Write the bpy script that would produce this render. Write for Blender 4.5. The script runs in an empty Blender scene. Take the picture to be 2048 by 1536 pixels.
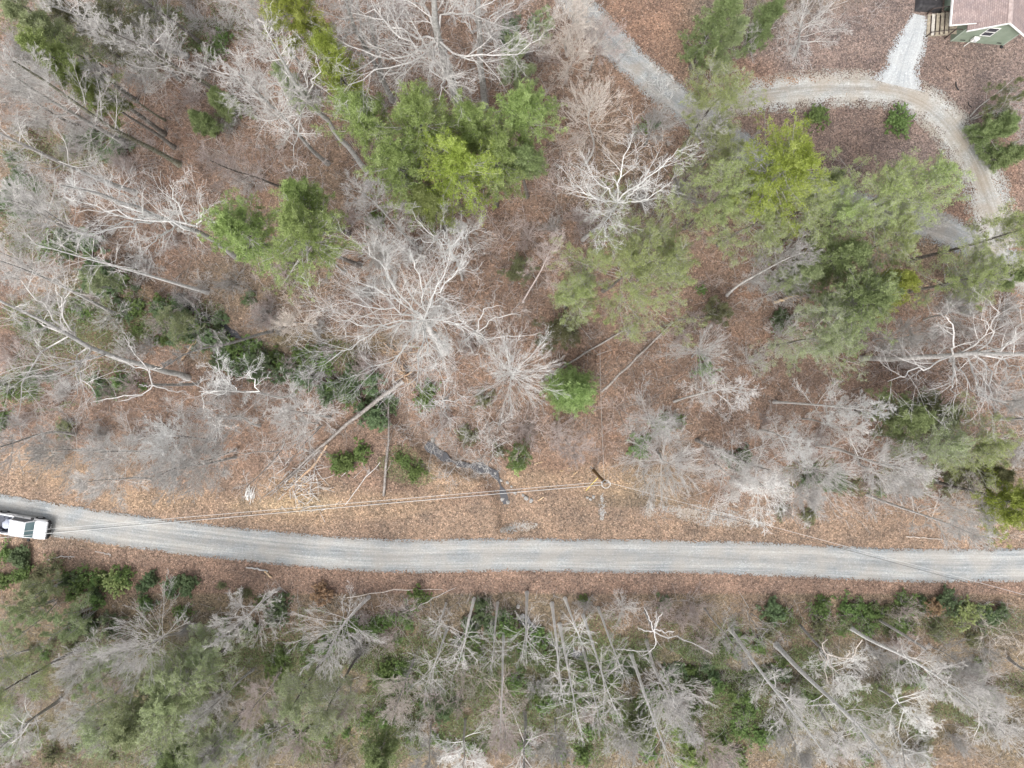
import bpy, math, random
import numpy as np
R = math.radians
scene = bpy.context.scene
COL = scene.collection
# ---------------------------------------------------------------- camera, sky, sun
CAM_H = 68.27
cam_d = bpy.data.cameras.new('camera'); cam_d.lens = 24.0; cam_d.sensor_width = 36.0
cam_d.clip_start = 0.5; cam_d.clip_end = 3000
cam = bpy.data.objects.new('camera', cam_d); COL.objects.link(cam)
cam.location = (0, 0, CAM_H); cam.rotation_euler = (0, 0, 0)
scene.camera = cam
SUN_EL, SUN_AZ = 58.0, 200.0           # azimuth clockwise from +Y
world = bpy.data.worlds.new('World'); scene.world = world; world.use_nodes = True
wn = world.node_tree.nodes; wl = world.node_tree.links
bg = wn['Background']; bg.inputs['Strength'].default_value = 0.15
sky = wn.new('ShaderNodeTexSky'); sky.sky_type = 'NISHITA'; sky.sun_disc = False
sky.sun_elevation = R(SUN_EL); sky.sun_rotation = R(SUN_AZ)
sky.air_density = 1.0; sky.dust_density = 4.0; sky.ozone_density = 1.0
hs = wn.new('ShaderNodeHueSaturation'); hs.inputs['Saturation'].default_value = 0.22
wl.new(sky.outputs[0], hs.inputs['Color']); wl.new(hs.outputs[0], bg.inputs['Color'])
sun_d = bpy.data.lights.new('sun', 'SUN'); sun_d.energy = 0.8; sun_d.angle = R(20); sun_d.color = (1.0, 0.95, 0.9)
sun = bpy.data.objects.new('sun', sun_d); COL.objects.link(sun)
from mathutils import Vector
_sd = Vector((math.sin(R(SUN_AZ))*math.cos(R(SUN_EL)), math.cos(R(SUN_AZ))*math.cos(R(SUN_EL)), math.sin(R(SUN_EL))))
sun.rotation_euler = _sd.to_track_quat('Z', 'Y').to_euler(); sun.location = (0, 0, 90)
scene.view_settings.view_transform = 'Standard'; scene.view_settings.look = 'None'
scene.view_settings.exposure = 1.18; scene.view_settings.gamma = 1.0
scene.render.engine = 'CYCLES'
scene.cycles.max_bounces = 5; scene.cycles.diffuse_bounces = 3; scene.cycles.transparent_max_bounces = 8

# ---------------------------------------------------------------- pixel / metre helpers (plan of the place, 20 px to the metre on the ground)
def P(px, py, h=0.0):
    k = (1 - h/CAM_H)/20.0
    return np.array([(px-1024)*k, -(py-768)*k, h])
def seg_dist(x, y, pts):
    d = np.full(np.shape(x), 1e9)
    for (ax, ay), (bx, by) in zip(pts[:-1], pts[1:]):
        vx, vy = bx-ax, by-ay; L = vx*vx+vy*vy
        t = np.clip(((x-ax)*vx+(y-ay)*vy)/L, 0, 1)
        d = np.minimum(d, np.hypot(x-ax-t*vx, y-ay-t*vy))
    return d
def pl(pts): return [tuple(P(a, b)[:2]) for a, b in pts]
ROAD_C = pl([(-900,880),(-500,930),(-200,985),(0,1021),(150,1046),(340,1072),(500,1090),(700,1108),(860,1112),(1024,1109),(1200,1112),(1350,1113),(1500,1117),(1650,1124),(1800,1130),(1950,1131),(2100,1128),(2400,1115),(2900,1060)])
ROAD_W = 3.15
CREEK = pl([(60,230),(120,330),(200,440),(290,540),(345,590),(420,640),(500,690),(600,735),(700,765),(790,820),(850,890),(905,925),(960,937),(990,950),(1005,985),(1012,1010),(1020,1100),(1020,1200),(1040,1235),(1075,1270),(1120,1300),(1200,1330),(1330,1345),(1500,1352),(1700,1340),(1900,1345),(2200,1380)])
DRIVE = pl([(1040,-160),(1100,-70),(1170,25),(1240,100),(1310,165),(1375,215),(1450,275),(1560,350),(1700,410),(1860,450),(1970,500),(2060,560),(2200,640),(2400,760)])
ARC = pl([(1400,228),(1480,200),(1600,182),(1700,178),(1790,185),(1860,215),(1915,275),(1955,345),(1985,430),(2000,500)])
SPUR = pl([(1795,172),(1808,120),(1830,62),(1838,30)])
def noise2(x, y, s, seed):
    r = np.random.RandomState(seed); o = np.zeros(np.shape(x))
    for k in range(5):
        a = r.uniform(0, 6.283); f = s*(0.6+0.9*r.rand()); p = r.uniform(0, 6.283, 2)
        o = o + np.sin((x*math.cos(a)+y*math.sin(a))*f+p[0] + 0.8*np.sin((y*math.cos(a)-x*math.sin(a))*f*0.7+p[1]))
    return o/5
def sstep(a, b, t):
    t = np.clip((t-a)/(b-a), 0, 1); return t*t*(3-2*t)
def gz(x, y):
    x = np.asarray(x, float); y = np.asarray(y, float)
    rd = np.minimum(seg_dist(x, y, ROAD_C), np.minimum(seg_dist(x, y, DRIVE), seg_dist(x, y, ARC)))
    rel = 0.22*noise2(x, y, 0.22, 3) + 0.09*noise2(x, y, 0.8, 4) + 0.04*noise2(x, y, 2.2, 5)
    z = rel*sstep(2.0, 6.0, rd)
    cd = seg_dist(x, y, CREEK) + 0.18*noise2(x, y, 1.3, 9)
    z = z - 0.75*(1-sstep(0.2, 1.4, cd))*sstep(2.0, 3.2, seg_dist(x, y, ROAD_C))
    return z
def gz1(x, y): return float(gz(np.array([x]), np.array([y]))[0])

# ---------------------------------------------------------------- object helpers
def tag(o, label=None, cat=None, group=None, kind=None):
    if label: o['label'] = label
    if cat: o['category'] = cat
    if group: o['group'] = group
    if kind: o['kind'] = kind
    return o
THINGS = []
def thing(name, label, cat, loc=(0,0,0), rz=0.0, group=None, see=None, auto=None):
    o = bpy.data.objects.new(name, None); COL.objects.link(o)
    o.location = loc; o.rotation_euler = (0, 0, rz); o.empty_display_size = 0.3
    tag(o, label, cat, group)
    if auto: THINGS.append((o, auto, see if see is not None else tuple(loc)))
    return o
def link(name, me, parent=None, mats=()):
    o = bpy.data.objects.new(name, me); COL.objects.link(o)
    if parent is not None: o.parent = parent
    for m in mats:
        if len(me.materials) < len(mats): me.materials.append(m)
    return o
def build_mesh(name, chunks, mats, smooth=True):
    """chunks: (verts Nx3, faces FxK, material index, tint scalar or per-vertex array)"""
    vs, lo, ls, lt, mi, ti = [], [], [], [], [], []
    off = 0; lof = 0
    for v, f, m, t in chunks:
        if len(f) == 0: continue
        v = np.asarray(v, float).reshape(-1, 3); f = np.asarray(f, int)
        vs.append(v); lo.append((f+off).ravel()); k = f.shape[1]
        ls.append(lof+np.arange(len(f))*k); lt.append(np.full(len(f), k)); mi.append(np.full(len(f), m))
        ti.append(np.full(len(v), t, float) if np.isscalar(t) else np.asarray(t, float).ravel())
        off += len(v); lof += f.size
    me = bpy.data.meshes.new(name)
    v = np.concatenate(vs); lo = np.concatenate(lo); ls = np.concatenate(ls); lt = np.concatenate(lt); mi = np.concatenate(mi); ti = np.concatenate(ti)
    me.vertices.add(len(v)); me.vertices.foreach_set('co', v.astype(np.float32).ravel())
    me.loops.add(len(lo)); me.loops.foreach_set('vertex_index', lo.astype(np.int32))
    me.polygons.add(len(ls)); me.polygons.foreach_set('loop_start', ls.astype(np.int32)); me.polygons.foreach_set('loop_total', lt.astype(np.int32))
    me.polygons.foreach_set('material_index', mi.astype(np.int32))
    me.polygons.foreach_set('use_smooth', np.full(len(ls), smooth))
    a = me.attributes.new('tint', 'FLOAT', 'POINT'); a.data.foreach_set('value', ti.astype(np.float32))
    for m in mats: me.materials.append(m)
    me.update(calc_edges=True)
    return me
def norm(v): return v/np.maximum(np.linalg.norm(v, axis=-1, keepdims=True), 1e-9)
def tubes(paths, radii, K=4, cap=True):
    paths = np.asarray(paths, float); radii = np.asarray(radii, float)
    if paths.ndim == 2: paths = paths[None]; radii = radii[None]
    N, S, _ = paths.shape
    T = norm(np.gradient(paths, axis=1))
    mean = norm(paths[:, -1]-paths[:, 0])
    ref = np.where((np.abs(mean[:, 2:3]) > 0.8), np.array([[1.0, 0, 0]]), np.array([[0, 0, 1.0]]))
    A = norm(np.cross(T, ref[:, None, :])); B = np.cross(T, A)
    ang = np.arange(K)*2*np.pi/K
    ring = paths[:, :, None, :] + radii[:, :, None, None]*(np.cos(ang)[None, None, :, None]*A[:, :, None, :] + np.sin(ang)[None, None, :, None]*B[:, :, None, :])
    v = ring.reshape(-1, 3)
    i = np.arange(N)[:, None, None]*S*K; s = np.arange(S-1)[None, :, None]*K; k = np.arange(K)[None, None, :]; k2 = (k+1) % K
    f = np.stack([i+s+k, i+s+k2, i+s+K+k2, i+s+K+k], -1).reshape(-1, 4)
    return v, f
def caps(paths, K, first=True):
    """cap faces of a single tube given vertex layout from tubes()"""
    S = len(paths)
    return np.array([list(range(K))[::-1]]), np.array([[(S-1)*K+j for j in range(K)]])
def grow(start, d, L, S, wander, trop, rng):
    N = len(start); pts = np.zeros((N, S+1, 3)); pts[:, 0] = start; d = norm(d); w = rng.normal(size=(N, 3))
    for s in range(S):
        w = 0.5*w + rng.normal(size=(N, 3))
        d = norm(d + wander*w + np.array([0, 0, trop]))
        pts[:, s+1] = pts[:, s] + d*(L/S)[:, None]
    return pts
def sample(paths, idx, t):
    S = paths.shape[1]-1; u = np.clip(t*S, 0, S-1e-6); i = u.astype(int); f = (u-i)[:, None]
    return paths[idx, i]*(1-f)+paths[idx, i+1]*f, norm(paths[idx, i+1]-paths[idx, i])
def rsample(radii, idx, t):
    S = radii.shape[1]-1; u = np.clip(t*S, 0, S-1e-6); i = u.astype(int); f = (u-i)
    return radii[idx, i]*(1-f)+radii[idx, i+1]*f
def spawn(paths, radii, lens, n, tmin, ang, ratio, rng, zb=0.15, rr=0.6, taper=0.6, rmin=0.006):
    N = len(paths); idx = np.repeat(np.arange(N), n)
    t = tmin+(1-tmin)*((np.tile(np.arange(n), N)+rng.rand(N*n))/n)
    o, d = sample(paths, idx, t)
    p = norm(np.cross(d, norm(rng.normal(size=(N*n, 3)))))
    a = np.radians(ang*(0.7+0.6*rng.rand(N*n)))[:, None]
    nd = norm(np.cos(a)*d+np.sin(a)*p+np.array([0, 0, zb]))
    L = lens[idx]*ratio*(1-taper*(t-tmin)/(1-tmin+1e-6))*(0.6+0.7*rng.rand(N*n))
    r = np.maximum(rsample(radii, idx, t)*rr, rmin)
    return o, nd, L, r, idx
def rad(r0, r1, S): 
    t = np.linspace(0, 1, S+1)[None]; return r0[:, None]*(1-t)+np.minimum(r1, r0)[:, None]*t
def rotz(v, a):
    c, s = np.cos(a), np.sin(a); return np.stack([v[..., 0]*c-v[..., 1]*s, v[..., 0]*s+v[..., 1]*c, v[..., 2]], -1)

# ---------------------------------------------------------------- materials
def mat(name):
    m = bpy.data.materials.new(name); m.use_nodes = True; nt = m.node_tree
    return m, nt.nodes, nt.links, nt.nodes['Principled BSDF']
def ramp(n, stops, interp='LINEAR'):
    r = n.new('ShaderNodeValToRGB'); r.color_ramp.interpolation = interp
    while len(r.color_ramp.elements) < len(stops): r.color_ramp.elements.new(0.5)
    for e, (p, c) in zip(r.color_ramp.elements, stops): e.position = p; e.color = (*c, 1)
    return r
def tex(n, l, kind, scale, src=None, **kw):
    t = n.new(kind); t.inputs['Scale'].default_value = scale
    for k, v in kw.items():
        if k in t.inputs: t.inputs[k].default_value = v
        else: setattr(t, k, v)
    if src is not None: l.new(src, t.inputs['Vector'])
    return t
def mixc(n, l, a, b, f, mode='MIX'):
    m = n.new('ShaderNodeMix'); m.data_type = 'RGBA'; m.blend_type = mode
    def put(sock, v):
        if isinstance(v, (tuple, list)): sock.default_value = (*v[:3], 1)
        elif isinstance(v, (int, float)): sock.default_value = v
        else: l.new(v, sock)
    put(m.inputs[6], a); put(m.inputs[7], b)
    if isinstance(f, (int, float)): m.inputs[0].default_value = f
    else: l.new(f, m.inputs[0])
    return m.outputs[2]
def mathn(n, l, op, a, b=None, clamp=False):
    m = n.new('ShaderNodeMath'); m.operation = op; m.use_clamp = clamp
    for i, v in enumerate((a, b)):
        if v is None: continue
        if isinstance(v, (int, float)): m.inputs[i].default_value = v
        else: l.new(v, m.inputs[i])
    return m.outputs[0]
def bark(name, c0, c1, c2, spec=0.1):
    m, n, l, b = mat(name)
    g = n.new('ShaderNodeNewGeometry'); at = n.new('ShaderNodeAttribute'); at.attribute_name = 'tint'
    oi = n.new('ShaderNodeObjectInfo')
    t = tex(n, l, 'ShaderNodeTexNoise', 5.0, g.outputs['Position'], Detail=3.0)
    r = ramp(n, [(0.32, c0), (0.5, c1), (0.68, c2)]); l.new(t.outputs[0], r.inputs[0])
    t2 = tex(n, l, 'ShaderNodeTexNoise', 0.7, g.outputs['Position'])
    v = mathn(n, l, 'MULTIPLY_ADD', oi.outputs['Random'], 0.35); v.node.inputs[2].default_value = 0.82
    v = mathn(n, l, 'MULTIPLY', v, mathn(n, l, 'ADD', mathn(n, l, 'MULTIPLY', t2.outputs[0], 0.5), 0.75))
    v = mathn(n, l, 'MULTIPLY', v, mathn(n, l, 'ADD', mathn(n, l, 'MULTIPLY', at.outputs['Fac'], 0.5), 0.75))
    mx = n.new('ShaderNodeVectorMath'); mx.operation = 'SCALE'; l.new(r.outputs[0], mx.inputs[0]); l.new(v, mx.inputs['Scale'])
    l.new(mx.outputs[0], b.inputs['Base Color']); b.inputs['Roughness'].default_value = 0.9; b.inputs['Specular IOR Level'].default_value = spec
    return m
BARK = {
 'white': bark('bark_white', (.50,.49,.47), (.64,.63,.61), (.75,.74,.72)),
 'pale': bark('bark_pale', (.38,.362,.345), (.50,.48,.46), (.62,.60,.575)),
 'grey': bark('bark_grey', (.27,.255,.24), (.385,.368,.35), (.48,.465,.445)),
 'pink': bark('bark_pink', (.32,.265,.245), (.43,.365,.34), (.54,.48,.45)),
 'cream': bark('bark_cream', (.42,.37,.32), (.55,.49,.44), (.65,.60,.55)),
 'dark': bark('bark_dark', (.10,.09,.08), (.16,.145,.13), (.24,.22,.20)),
 'trunk': bark('bark_trunk', (.26,.25,.235), (.36,.35,.33), (.48,.47,.45)),
 'moss': bark('bark_moss', (.12,.12,.075), (.21,.205,.15), (.32,.31,.27)),
 'weathered': bark('bark_weathered', (.20,.175,.155), (.30,.27,.245), (.40,.37,.345)),
 'log': bark('bark_log', (.26,.17,.11), (.40,.28,.19), (.54,.42,.30)),
 'cut': bark('cut_wood', (.55,.38,.22), (.68,.50,.32), (.75,.60,.42)),
}
def leafm(name, c0, c1, c2, rough=0.55, trans=0.45):
    m, n, l, b = mat(name)
    at = n.new('ShaderNodeAttribute'); at.attribute_name = 'tint'; oi = n.new('ShaderNodeObjectInfo')
    r = ramp(n, [(0.0, c0), (0.5, c1), (1.0, c2)]); l.new(at.outputs['Fac'], r.inputs[0])
    hsn = n.new('ShaderNodeHueSaturation')
    l.new(mathn(n, l, 'MULTIPLY_ADD', oi.outputs['Random'], 0.03), hsn.inputs['Hue']); hsn.inputs['Hue'].links[0].from_node.inputs[2].default_value = 0.485
    l.new(mathn(n, l, 'MULTIPLY_ADD', oi.outputs['Random'], 0.4), hsn.inputs['Value']); hsn.inputs['Value'].links[0].from_node.inputs[2].default_value = 0.8
    l.new(r.outputs[0], hsn.inputs['Color']); l.new(hsn.outputs[0], b.inputs['Base Color'])
    b.inputs['Roughness'].default_value = rough; b.inputs['Specular IOR Level'].default_value = 0.3
    tr = n.new('ShaderNodeBsdfTranslucent'); l.new(hsn.outputs[0], tr.inputs['Color'])
    mx = n.new('ShaderNodeMixShader'); mx.inputs[0].default_value = trans
    l.new(b.outputs[0], mx.inputs[1]); l.new(tr.outputs[0], mx.inputs[2]); l.new(mx.outputs[0], n['Material Output'].inputs['Surface'])
    return m
LEAF = {
 'pine': leafm('needles_pine', (.17,.22,.07), (.30,.37,.13), (.45,.52,.24)),
 'lime': leafm('needles_lime', (.21,.26,.045), (.35,.42,.09), (.51,.57,.19)),
 'green': leafm('needles_green', (.15,.19,.08), (.26,.32,.14), (.38,.44,.22)),
 'soft': leafm('needles_soft', (.22,.27,.14), (.36,.42,.22), (.50,.55,.34)),
 'bud': leafm('spring_leaves', (.24,.29,.10), (.38,.45,.18), (.53,.60,.31)),
 'fresh': leafm('needles_fresh', (.18,.27,.09), (.32,.44,.16), (.46,.58,.27)),
 'rhodo': leafm('rhododendron_leaves', (.075,.11,.05), (.14,.195,.095), (.24,.31,.165), 0.4),
 'holly': leafm('broad_leaves', (.09,.14,.04), (.17,.25,.08), (.29,.38,.15), 0.4),
 'olive': leafm('olive_leaves', (.11,.12,.05), (.19,.20,.10), (.30,.31,.17)),
 'tan': leafm('dead_leaves', (.30,.20,.11), (.45,.32,.19), (.60,.46,.30)),
}
def simple(name, c, rough=0.7, metal=0.0, spec=0.3, noise=0.0, nscale=3.0, bump=0.0):
    m, n, l, b = mat(name); b.inputs['Base Color'].default_value = (*c, 1)
    b.inputs['Roughness'].default_value = rough; b.inputs['Metallic'].default_value = metal; b.inputs['Specular IOR Level'].default_value = spec
    if noise:
        tc = n.new('ShaderNodeTexCoord'); t = tex(n, l, 'ShaderNodeTexNoise', nscale, tc.outputs['Object'], Detail=4.0)
        lo = tuple(x*(1-noise) for x in c); hi = tuple(min(1, x*(1+noise)) for x in c)
        r = ramp(n, [(0.3, lo), (0.7, hi)]); l.new(t.outputs[0], r.inputs[0]); l.new(r.outputs[0], b.inputs['Base Color'])
    return m
# ---------------------------------------------------------------- ground
def catmull(pts, step):
    p = np.array(pts, float); p = np.vstack([2*p[0]-p[1], p, 2*p[-1]-p[-2]]); out = []
    for i in range(1, len(p)-2):
        n = max(2, int(np.linalg.norm(p[i+1]-p[i])/step)); t = np.linspace(0, 1, n, endpoint=False)[:, None]
        out.append(0.5*((2*p[i])+(-p[i-1]+p[i+1])*t+(2*p[i-1]-5*p[i]+4*p[i+1]-p[i+2])*t**2+(-p[i-1]+3*p[i]-3*p[i+1]+p[i+2])*t**3))
    return np.vstack(out+[p[-2][None]])
ROAD_S = [tuple(q) for q in catmull(ROAD_C, 2.5)]
DRIVE_S = [tuple(q) for q in catmull(DRIVE, 1.5)]; ARC_S = [tuple(q) for q in catmull(ARC, 1.0)]; SPUR_S = [tuple(q) for q in catmull(SPUR, 1.0)]
ROAD_C, DRIVE, ARC = ROAD_S, DRIVE_S, ARC_S
def axis(lo, hi, st, far):
    a = np.arange(lo, hi+1e-6, st); out = [st*1.3]; 
    while sum(out) < far: out.append(out[-1]*1.35)
    e = np.cumsum(out); return np.concatenate([(lo-e)[::-1], a, hi+e])
gx = axis(-62, 62, 0.28, 900); gy = axis(-48, 48, 0.28, 900)
GX, GY = np.meshgrid(gx, gy)
GZ = gz(GX.ravel(), GY.ravel()).reshape(GX.shape)
nx, ny = len(gx), len(gy)
gi = np.arange(nx*ny).reshape(ny, nx)
gf = np.stack([gi[:-1, :-1], gi[:-1, 1:], gi[1:, 1:], gi[1:, :-1]], -1).reshape(-1, 4)
gv = np.stack([GX.ravel(), GY.ravel(), GZ.ravel()], 1)
def blob(px, py, rx, ry, soft=0.5):
    c = P(px, py); d = np.hypot((gv[:, 0]-c[0])/(rx/20), (gv[:, 1]-c[1])/(ry/20))
    d = d + 0.25*noise2(gv[:, 0], gv[:, 1], 0.9, int(px+py) % 97)
    return 1-sstep(1-soft, 1+soft*0.6, d)
lit = np.tile(np.array([.205, .150, .119]), (len(gv), 1))
def lay(w, c):
    global lit
    w = np.clip(w, 0, 1)[:, None]; lit = lit*(1-w)+np.array(c)*w
n1_ = noise2(gv[:, 0], gv[:, 1], 0.5, 21); n2_ = noise2(gv[:, 0], gv[:, 1], 1.1, 22)
lay(0.5*sstep(0.1, 0.8, n1_), (.24, .182, .150)); lay(0.5*sstep(0.1, 0.8, n2_), (.17, .112, .084))
py_ = 768-gv[:, 1]*20; px_ = gv[:, 0]*20+1024
dr = seg_dist(gv[:, 0], gv[:, 1], ROAD_C)
lay((1-sstep(4.5, 7.5, dr+0.8*n2_))*(py_ < 1120)*0.85, (.255, .195, .15))
lay((1-sstep(3.5, 6.0, dr+0.6*n2_))*(py_ > 1100)*0.6, (.235, .17, .138))
for a in [(600,985,90,45),(760,1010,120,30),(900,960,70,40),(300,1000,120,25),(100,930,90,45),(590,1030,110,22),(1060,960,80,25),(1240,960,110,35)]:
    lay(0.8*blob(*a), (.285, .215, .155))
# bare clay and yard around the house
lay(blob(1850, 100, 420, 330, 0.3), (.185, .15, .138))
for a in [(1560,175,150,22),(1610,165,70,12)]: lay(0.85*blob(*a), (.33, .20, .125))
for a in [(1300,60,110,90),(1480,150,80,40),(2000,330,45,120),(1930,400,40,70)]: lay(0.6*blob(*a), (.22, .145, .11))
lay(.85*blob(600, 1008, 70, 20), (.36, .29, .20)); lay(.6*blob(520, 1010, 60, 14), (.33, .26, .18))
# thin green moss and seedlings between the leaves
n3_ = noise2(gv[:, 0], gv[:, 1], .28, 61)
lay(.45*sstep(.15, .6, n3_)*(dr > 5), (.15, .14, .10)); lay(.4*sstep(.2, .6, -n3_), (.16, .115, .095)); lay(.5*(py_ > 1190)*(.5+.5*sstep(-.4, .3, n1_)), (.125, .125, .08))
for a in [(170,620,140,90),(600,700,230,50),(90,1160,120,40),(650,1330,1200,70),(1400,1420,700,110),(350,1480,500,80),(130,300,130,50),(820,930,60,40),(1900,1240,250,40)]:
    lay(0.55*blob(*a, 0.6)*(0.4+0.6*sstep(-.3, .4, n2_)), (.11, .12, .065))
dc = seg_dist(gv[:, 0], gv[:, 1], CREEK)
lay(0.4*(1-sstep(0.5, 1.5, dc))*(dr > 5.2), (.13, .11, .095))
g_me = build_mesh('ground', [(gv, gf, 0, 0.5)], [])
ca = g_me.color_attributes.new('litter', 'FLOAT_COLOR', 'POINT')
ca.data.foreach_set('color', np.hstack([lit, np.ones((len(gv), 1))]).astype(np.float32).ravel())
m, n, l, b = mat('leaf_litter')
geo = n.new('ShaderNodeNewGeometry'); at = n.new('ShaderNodeAttribute'); at.attribute_name = 'litter'
pos = geo.outputs['Position']
wn1 = tex(n, l, 'ShaderNodeTexNoise', 4.0, pos, Detail=2.0)
wp = n.new('ShaderNodeVectorMath'); wp.operation = 'ADD'; l.new(pos, wp.inputs[0])
ws = n.new('ShaderNodeVectorMath'); ws.operation = 'SCALE'; ws.inputs['Scale'].default_value = 0.25; l.new(wn1.outputs['Color'], ws.inputs[0]); l.new(ws.outputs[0], wp.inputs[1])
v1 = tex(n, l, 'ShaderNodeTexVoronoi', 11.0, wp.outputs[0]); v2 = tex(n, l, 'ShaderNodeTexVoronoi', 5.5, wp.outputs[0])
sp = n.new('ShaderNodeSeparateColor'); l.new(v1.outputs['Color'], sp.inputs[0])
sp2 = n.new('ShaderNodeSeparateColor'); l.new(v2.outputs['Color'], sp2.inputs[0])
r1 = ramp(n, [(0, (.45, .43, .41)), (.3, (.84, .82, .8)), (.7, (1.05, 1.03, 1.0)), (.9, (1.35, 1.32, 1.28)), (1, (1.8, 1.78, 1.7))]); l.new(sp.outputs[0], r1.inputs[0])
r2 = ramp(n, [(0, (.72, .74, .74)), (.5, (1, .98, .96)), (1, (1.25, 1.2, 1.15))]); l.new(sp2.outputs[1], r2.inputs[0])
c = mixc(n, l, at.outputs['Color'], r1.outputs[0], 1.0, 'MULTIPLY'); c = mixc(n, l, c, r2.outputs[0], 1.0, 'MULTIPLY')
nz = tex(n, l, 'ShaderNodeTexNoise', 0.35, pos, Detail=5.0, Roughness=0.6); r3 = ramp(n, [(.3, (.72, .74, .78)), (.7, (1.25, 1.2, 1.16))]); l.new(nz.outputs[0], r3.inputs[0])
c = mixc(n, l, c, r3.outputs[0], 1.0, 'MULTIPLY'); l.new(c, b.inputs['Base Color'])
b.inputs['Roughness'].default_value = 0.95; b.inputs['Specular IOR Level'].default_value = 0.1
bp = n.new('ShaderNodeBump'); bp.inputs['Strength'].default_value = 0.6; bp.inputs['Distance'].default_value = 0.05; l.new(sp.outputs[1], bp.inputs['Height']); l.new(bp.outputs[0], b.inputs['Normal'])
g_me.materials.append(m)
ground = link('ground', g_me); tag(ground, 'brown leaf littered forest floor', None, kind='structure')

# ---------------------------------------------------------------- gravel roads
def gravel(name, base, dark, light, edge, streak):
    m, n, l, b = mat(name)
    g = n.new('ShaderNodeNewGeometry'); aa = n.new('ShaderNodeAttribute'); aa.attribute_name = 'along'; ac = n.new('ShaderNodeAttribute'); ac.attribute_name = 'across'
    pos = g.outputs['Position']
    cx = n.new('ShaderNodeCombineXYZ'); l.new(mathn(n, l, 'MULTIPLY', aa.outputs['Fac'], 0.09), cx.inputs[0]); l.new(mathn(n, l, 'MULTIPLY', ac.outputs['Fac'], 4.5), cx.inputs[1])
    ns = tex(n, l, 'ShaderNodeTexNoise', 1.6, cx.outputs[0], Detail=6.0, Roughness=0.6)
    wt = mathn(n, l, 'ABSOLUTE', mathn(n, l, 'SUBTRACT', mathn(n, l, 'ABSOLUTE', mathn(n, l, 'ADD', ac.outputs['Fac'], mathn(n, l, 'MULTIPLY', mathn(n, l, 'SUBTRACT', ns.outputs[0], .5), .25))), .46))
    wt = mathn(n, l, 'MULTIPLY', mathn(n, l, 'SUBTRACT', .22, wt), .45)
    rs = ramp(n, [(.30, dark), (.5, base), (.70, light)]); l.new(mathn(n, l, 'ADD', mathn(n, l, 'ADD', ns.outputs[0], wt), .02), rs.inputs[0])
    vo = tex(n, l, 'ShaderNodeTexVoronoi', 11.0, pos); s = n.new('ShaderNodeSeparateColor'); l.new(vo.outputs['Color'], s.inputs[0])
    rv = ramp(n, [(0, (.82, .82, .82)), (.5, (1, 1, 1)), (.93, (1.1, 1.1, 1.1)), (1, (1.35, 1.35, 1.35))]); l.new(s.outputs[0], rv.inputs[0])
    c = mixc(n, l, rs.outputs[0], rv.outputs[0], 1.0, 'MULTIPLY')
    nb = tex(n, l, 'ShaderNodeTexNoise', 0.5, pos, Detail=4.0); rb = ramp(n, [(.35, (0, 0, 0)), (.62, (1, 1, 1))]); l.new(nb.outputs[0], rb.inputs[0])
    c = mixc(n, l, c, streak, mathn(n, l, 'MULTIPLY', rb.outputs[0], 0.5))
    l.new(c, b.inputs['Base Color']); b.inputs['Roughness'].default_value = 0.9; b.inputs['Specular IOR Level'].default_value = 0.15
    # loose stones thin out into the leaves at the verge
    ed = mathn(n, l, 'SUBTRACT', 1.0, mathn(n, l, 'ABSOLUTE', ac.outputs['Fac']))
    ne = tex(n, l, 'ShaderNodeTexNoise', 7.0, pos, Detail=4.0, Roughness=0.7)
    nf = tex(n, l, 'ShaderNodeTexNoise', 0.8, pos, Detail=3.0)
    e = mathn(n, l, 'ADD', mathn(n, l, 'MULTIPLY', ed, 1.0/edge), mathn(n, l, 'MULTIPLY', mathn(n, l, 'SUBTRACT', ne.outputs[0], 0.5), 2.2))
    e = mathn(n, l, 'ADD', e, mathn(n, l, 'MULTIPLY', mathn(n, l, 'SUBTRACT', nf.outputs[0], 0.5), 2.5))
    e = mathn(n, l, 'ADD', e, mathn(n, l, 'MULTIPLY', mathn(n, l, 'SUBTRACT', s.outputs[2], 0.5), 1.6))
    al = mathn(n, l, 'GREATER_THAN', e, 0.55)
    tr = n.new('ShaderNodeBsdfTransparent'); mx = n.new('ShaderNodeMixShader'); l.new(al, mx.inputs[0]); l.new(tr.outputs[0], mx.inputs[1]); l.new(b.outputs[0], mx.inputs[2])
    l.new(mx.outputs[0], n['Material Output'].inputs['Surface'])
    bp = n.new('ShaderNodeBump'); bp.inputs['Strength'].default_value = 0.5; bp.inputs['Distance'].default_value = 0.03; l.new(s.outputs[1], bp.inputs['Height']); l.new(bp.outputs[0], b.inputs['Normal'])
    return m
def ribbon(name, pts, hw, m, zo, label, step=0.4, cols=14):
    c = catmull(pts, step); d = np.gradient(c, axis=0); d /= np.linalg.norm(d, axis=1)[:, None]; nn = np.stack([-d[:, 1], d[:, 0]], 1)
    s = np.concatenate([[0], np.cumsum(np.linalg.norm(np.diff(c, axis=0), axis=1))])
    w = np.array([hw(t) for t in s/s[-1]]); v = np.linspace(-1, 1, cols)
    xy = c[:, None, :]+nn[:, None, :]*(v[None, :, None]*w[:, None, None])
    X = xy[..., 0].ravel(); Y = xy[..., 1].ravel(); Z = gz(X, Y)+zo
    i = np.arange(len(c)*cols).reshape(len(c), cols)
    f = np.stack([i[:-1, :-1], i[1:, :-1], i[1:, 1:], i[:-1, 1:]], -1).reshape(-1, 4)[:, ::-1]
    me = build_mesh(name, [(np.stack([X, Y, Z], 1), f, 0, 0.5)], [m])
    a = me.attributes.new('along', 'FLOAT', 'POINT'); a.data.foreach_set('value', np.repeat(s, cols).astype(np.float32))
    a = me.attributes.new('across', 'FLOAT', 'POINT'); a.data.foreach_set('value', np.tile(v, len(c)).astype(np.float32))
    o = link(name, me); tag(o, label, None, kind='structure'); return o
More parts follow.
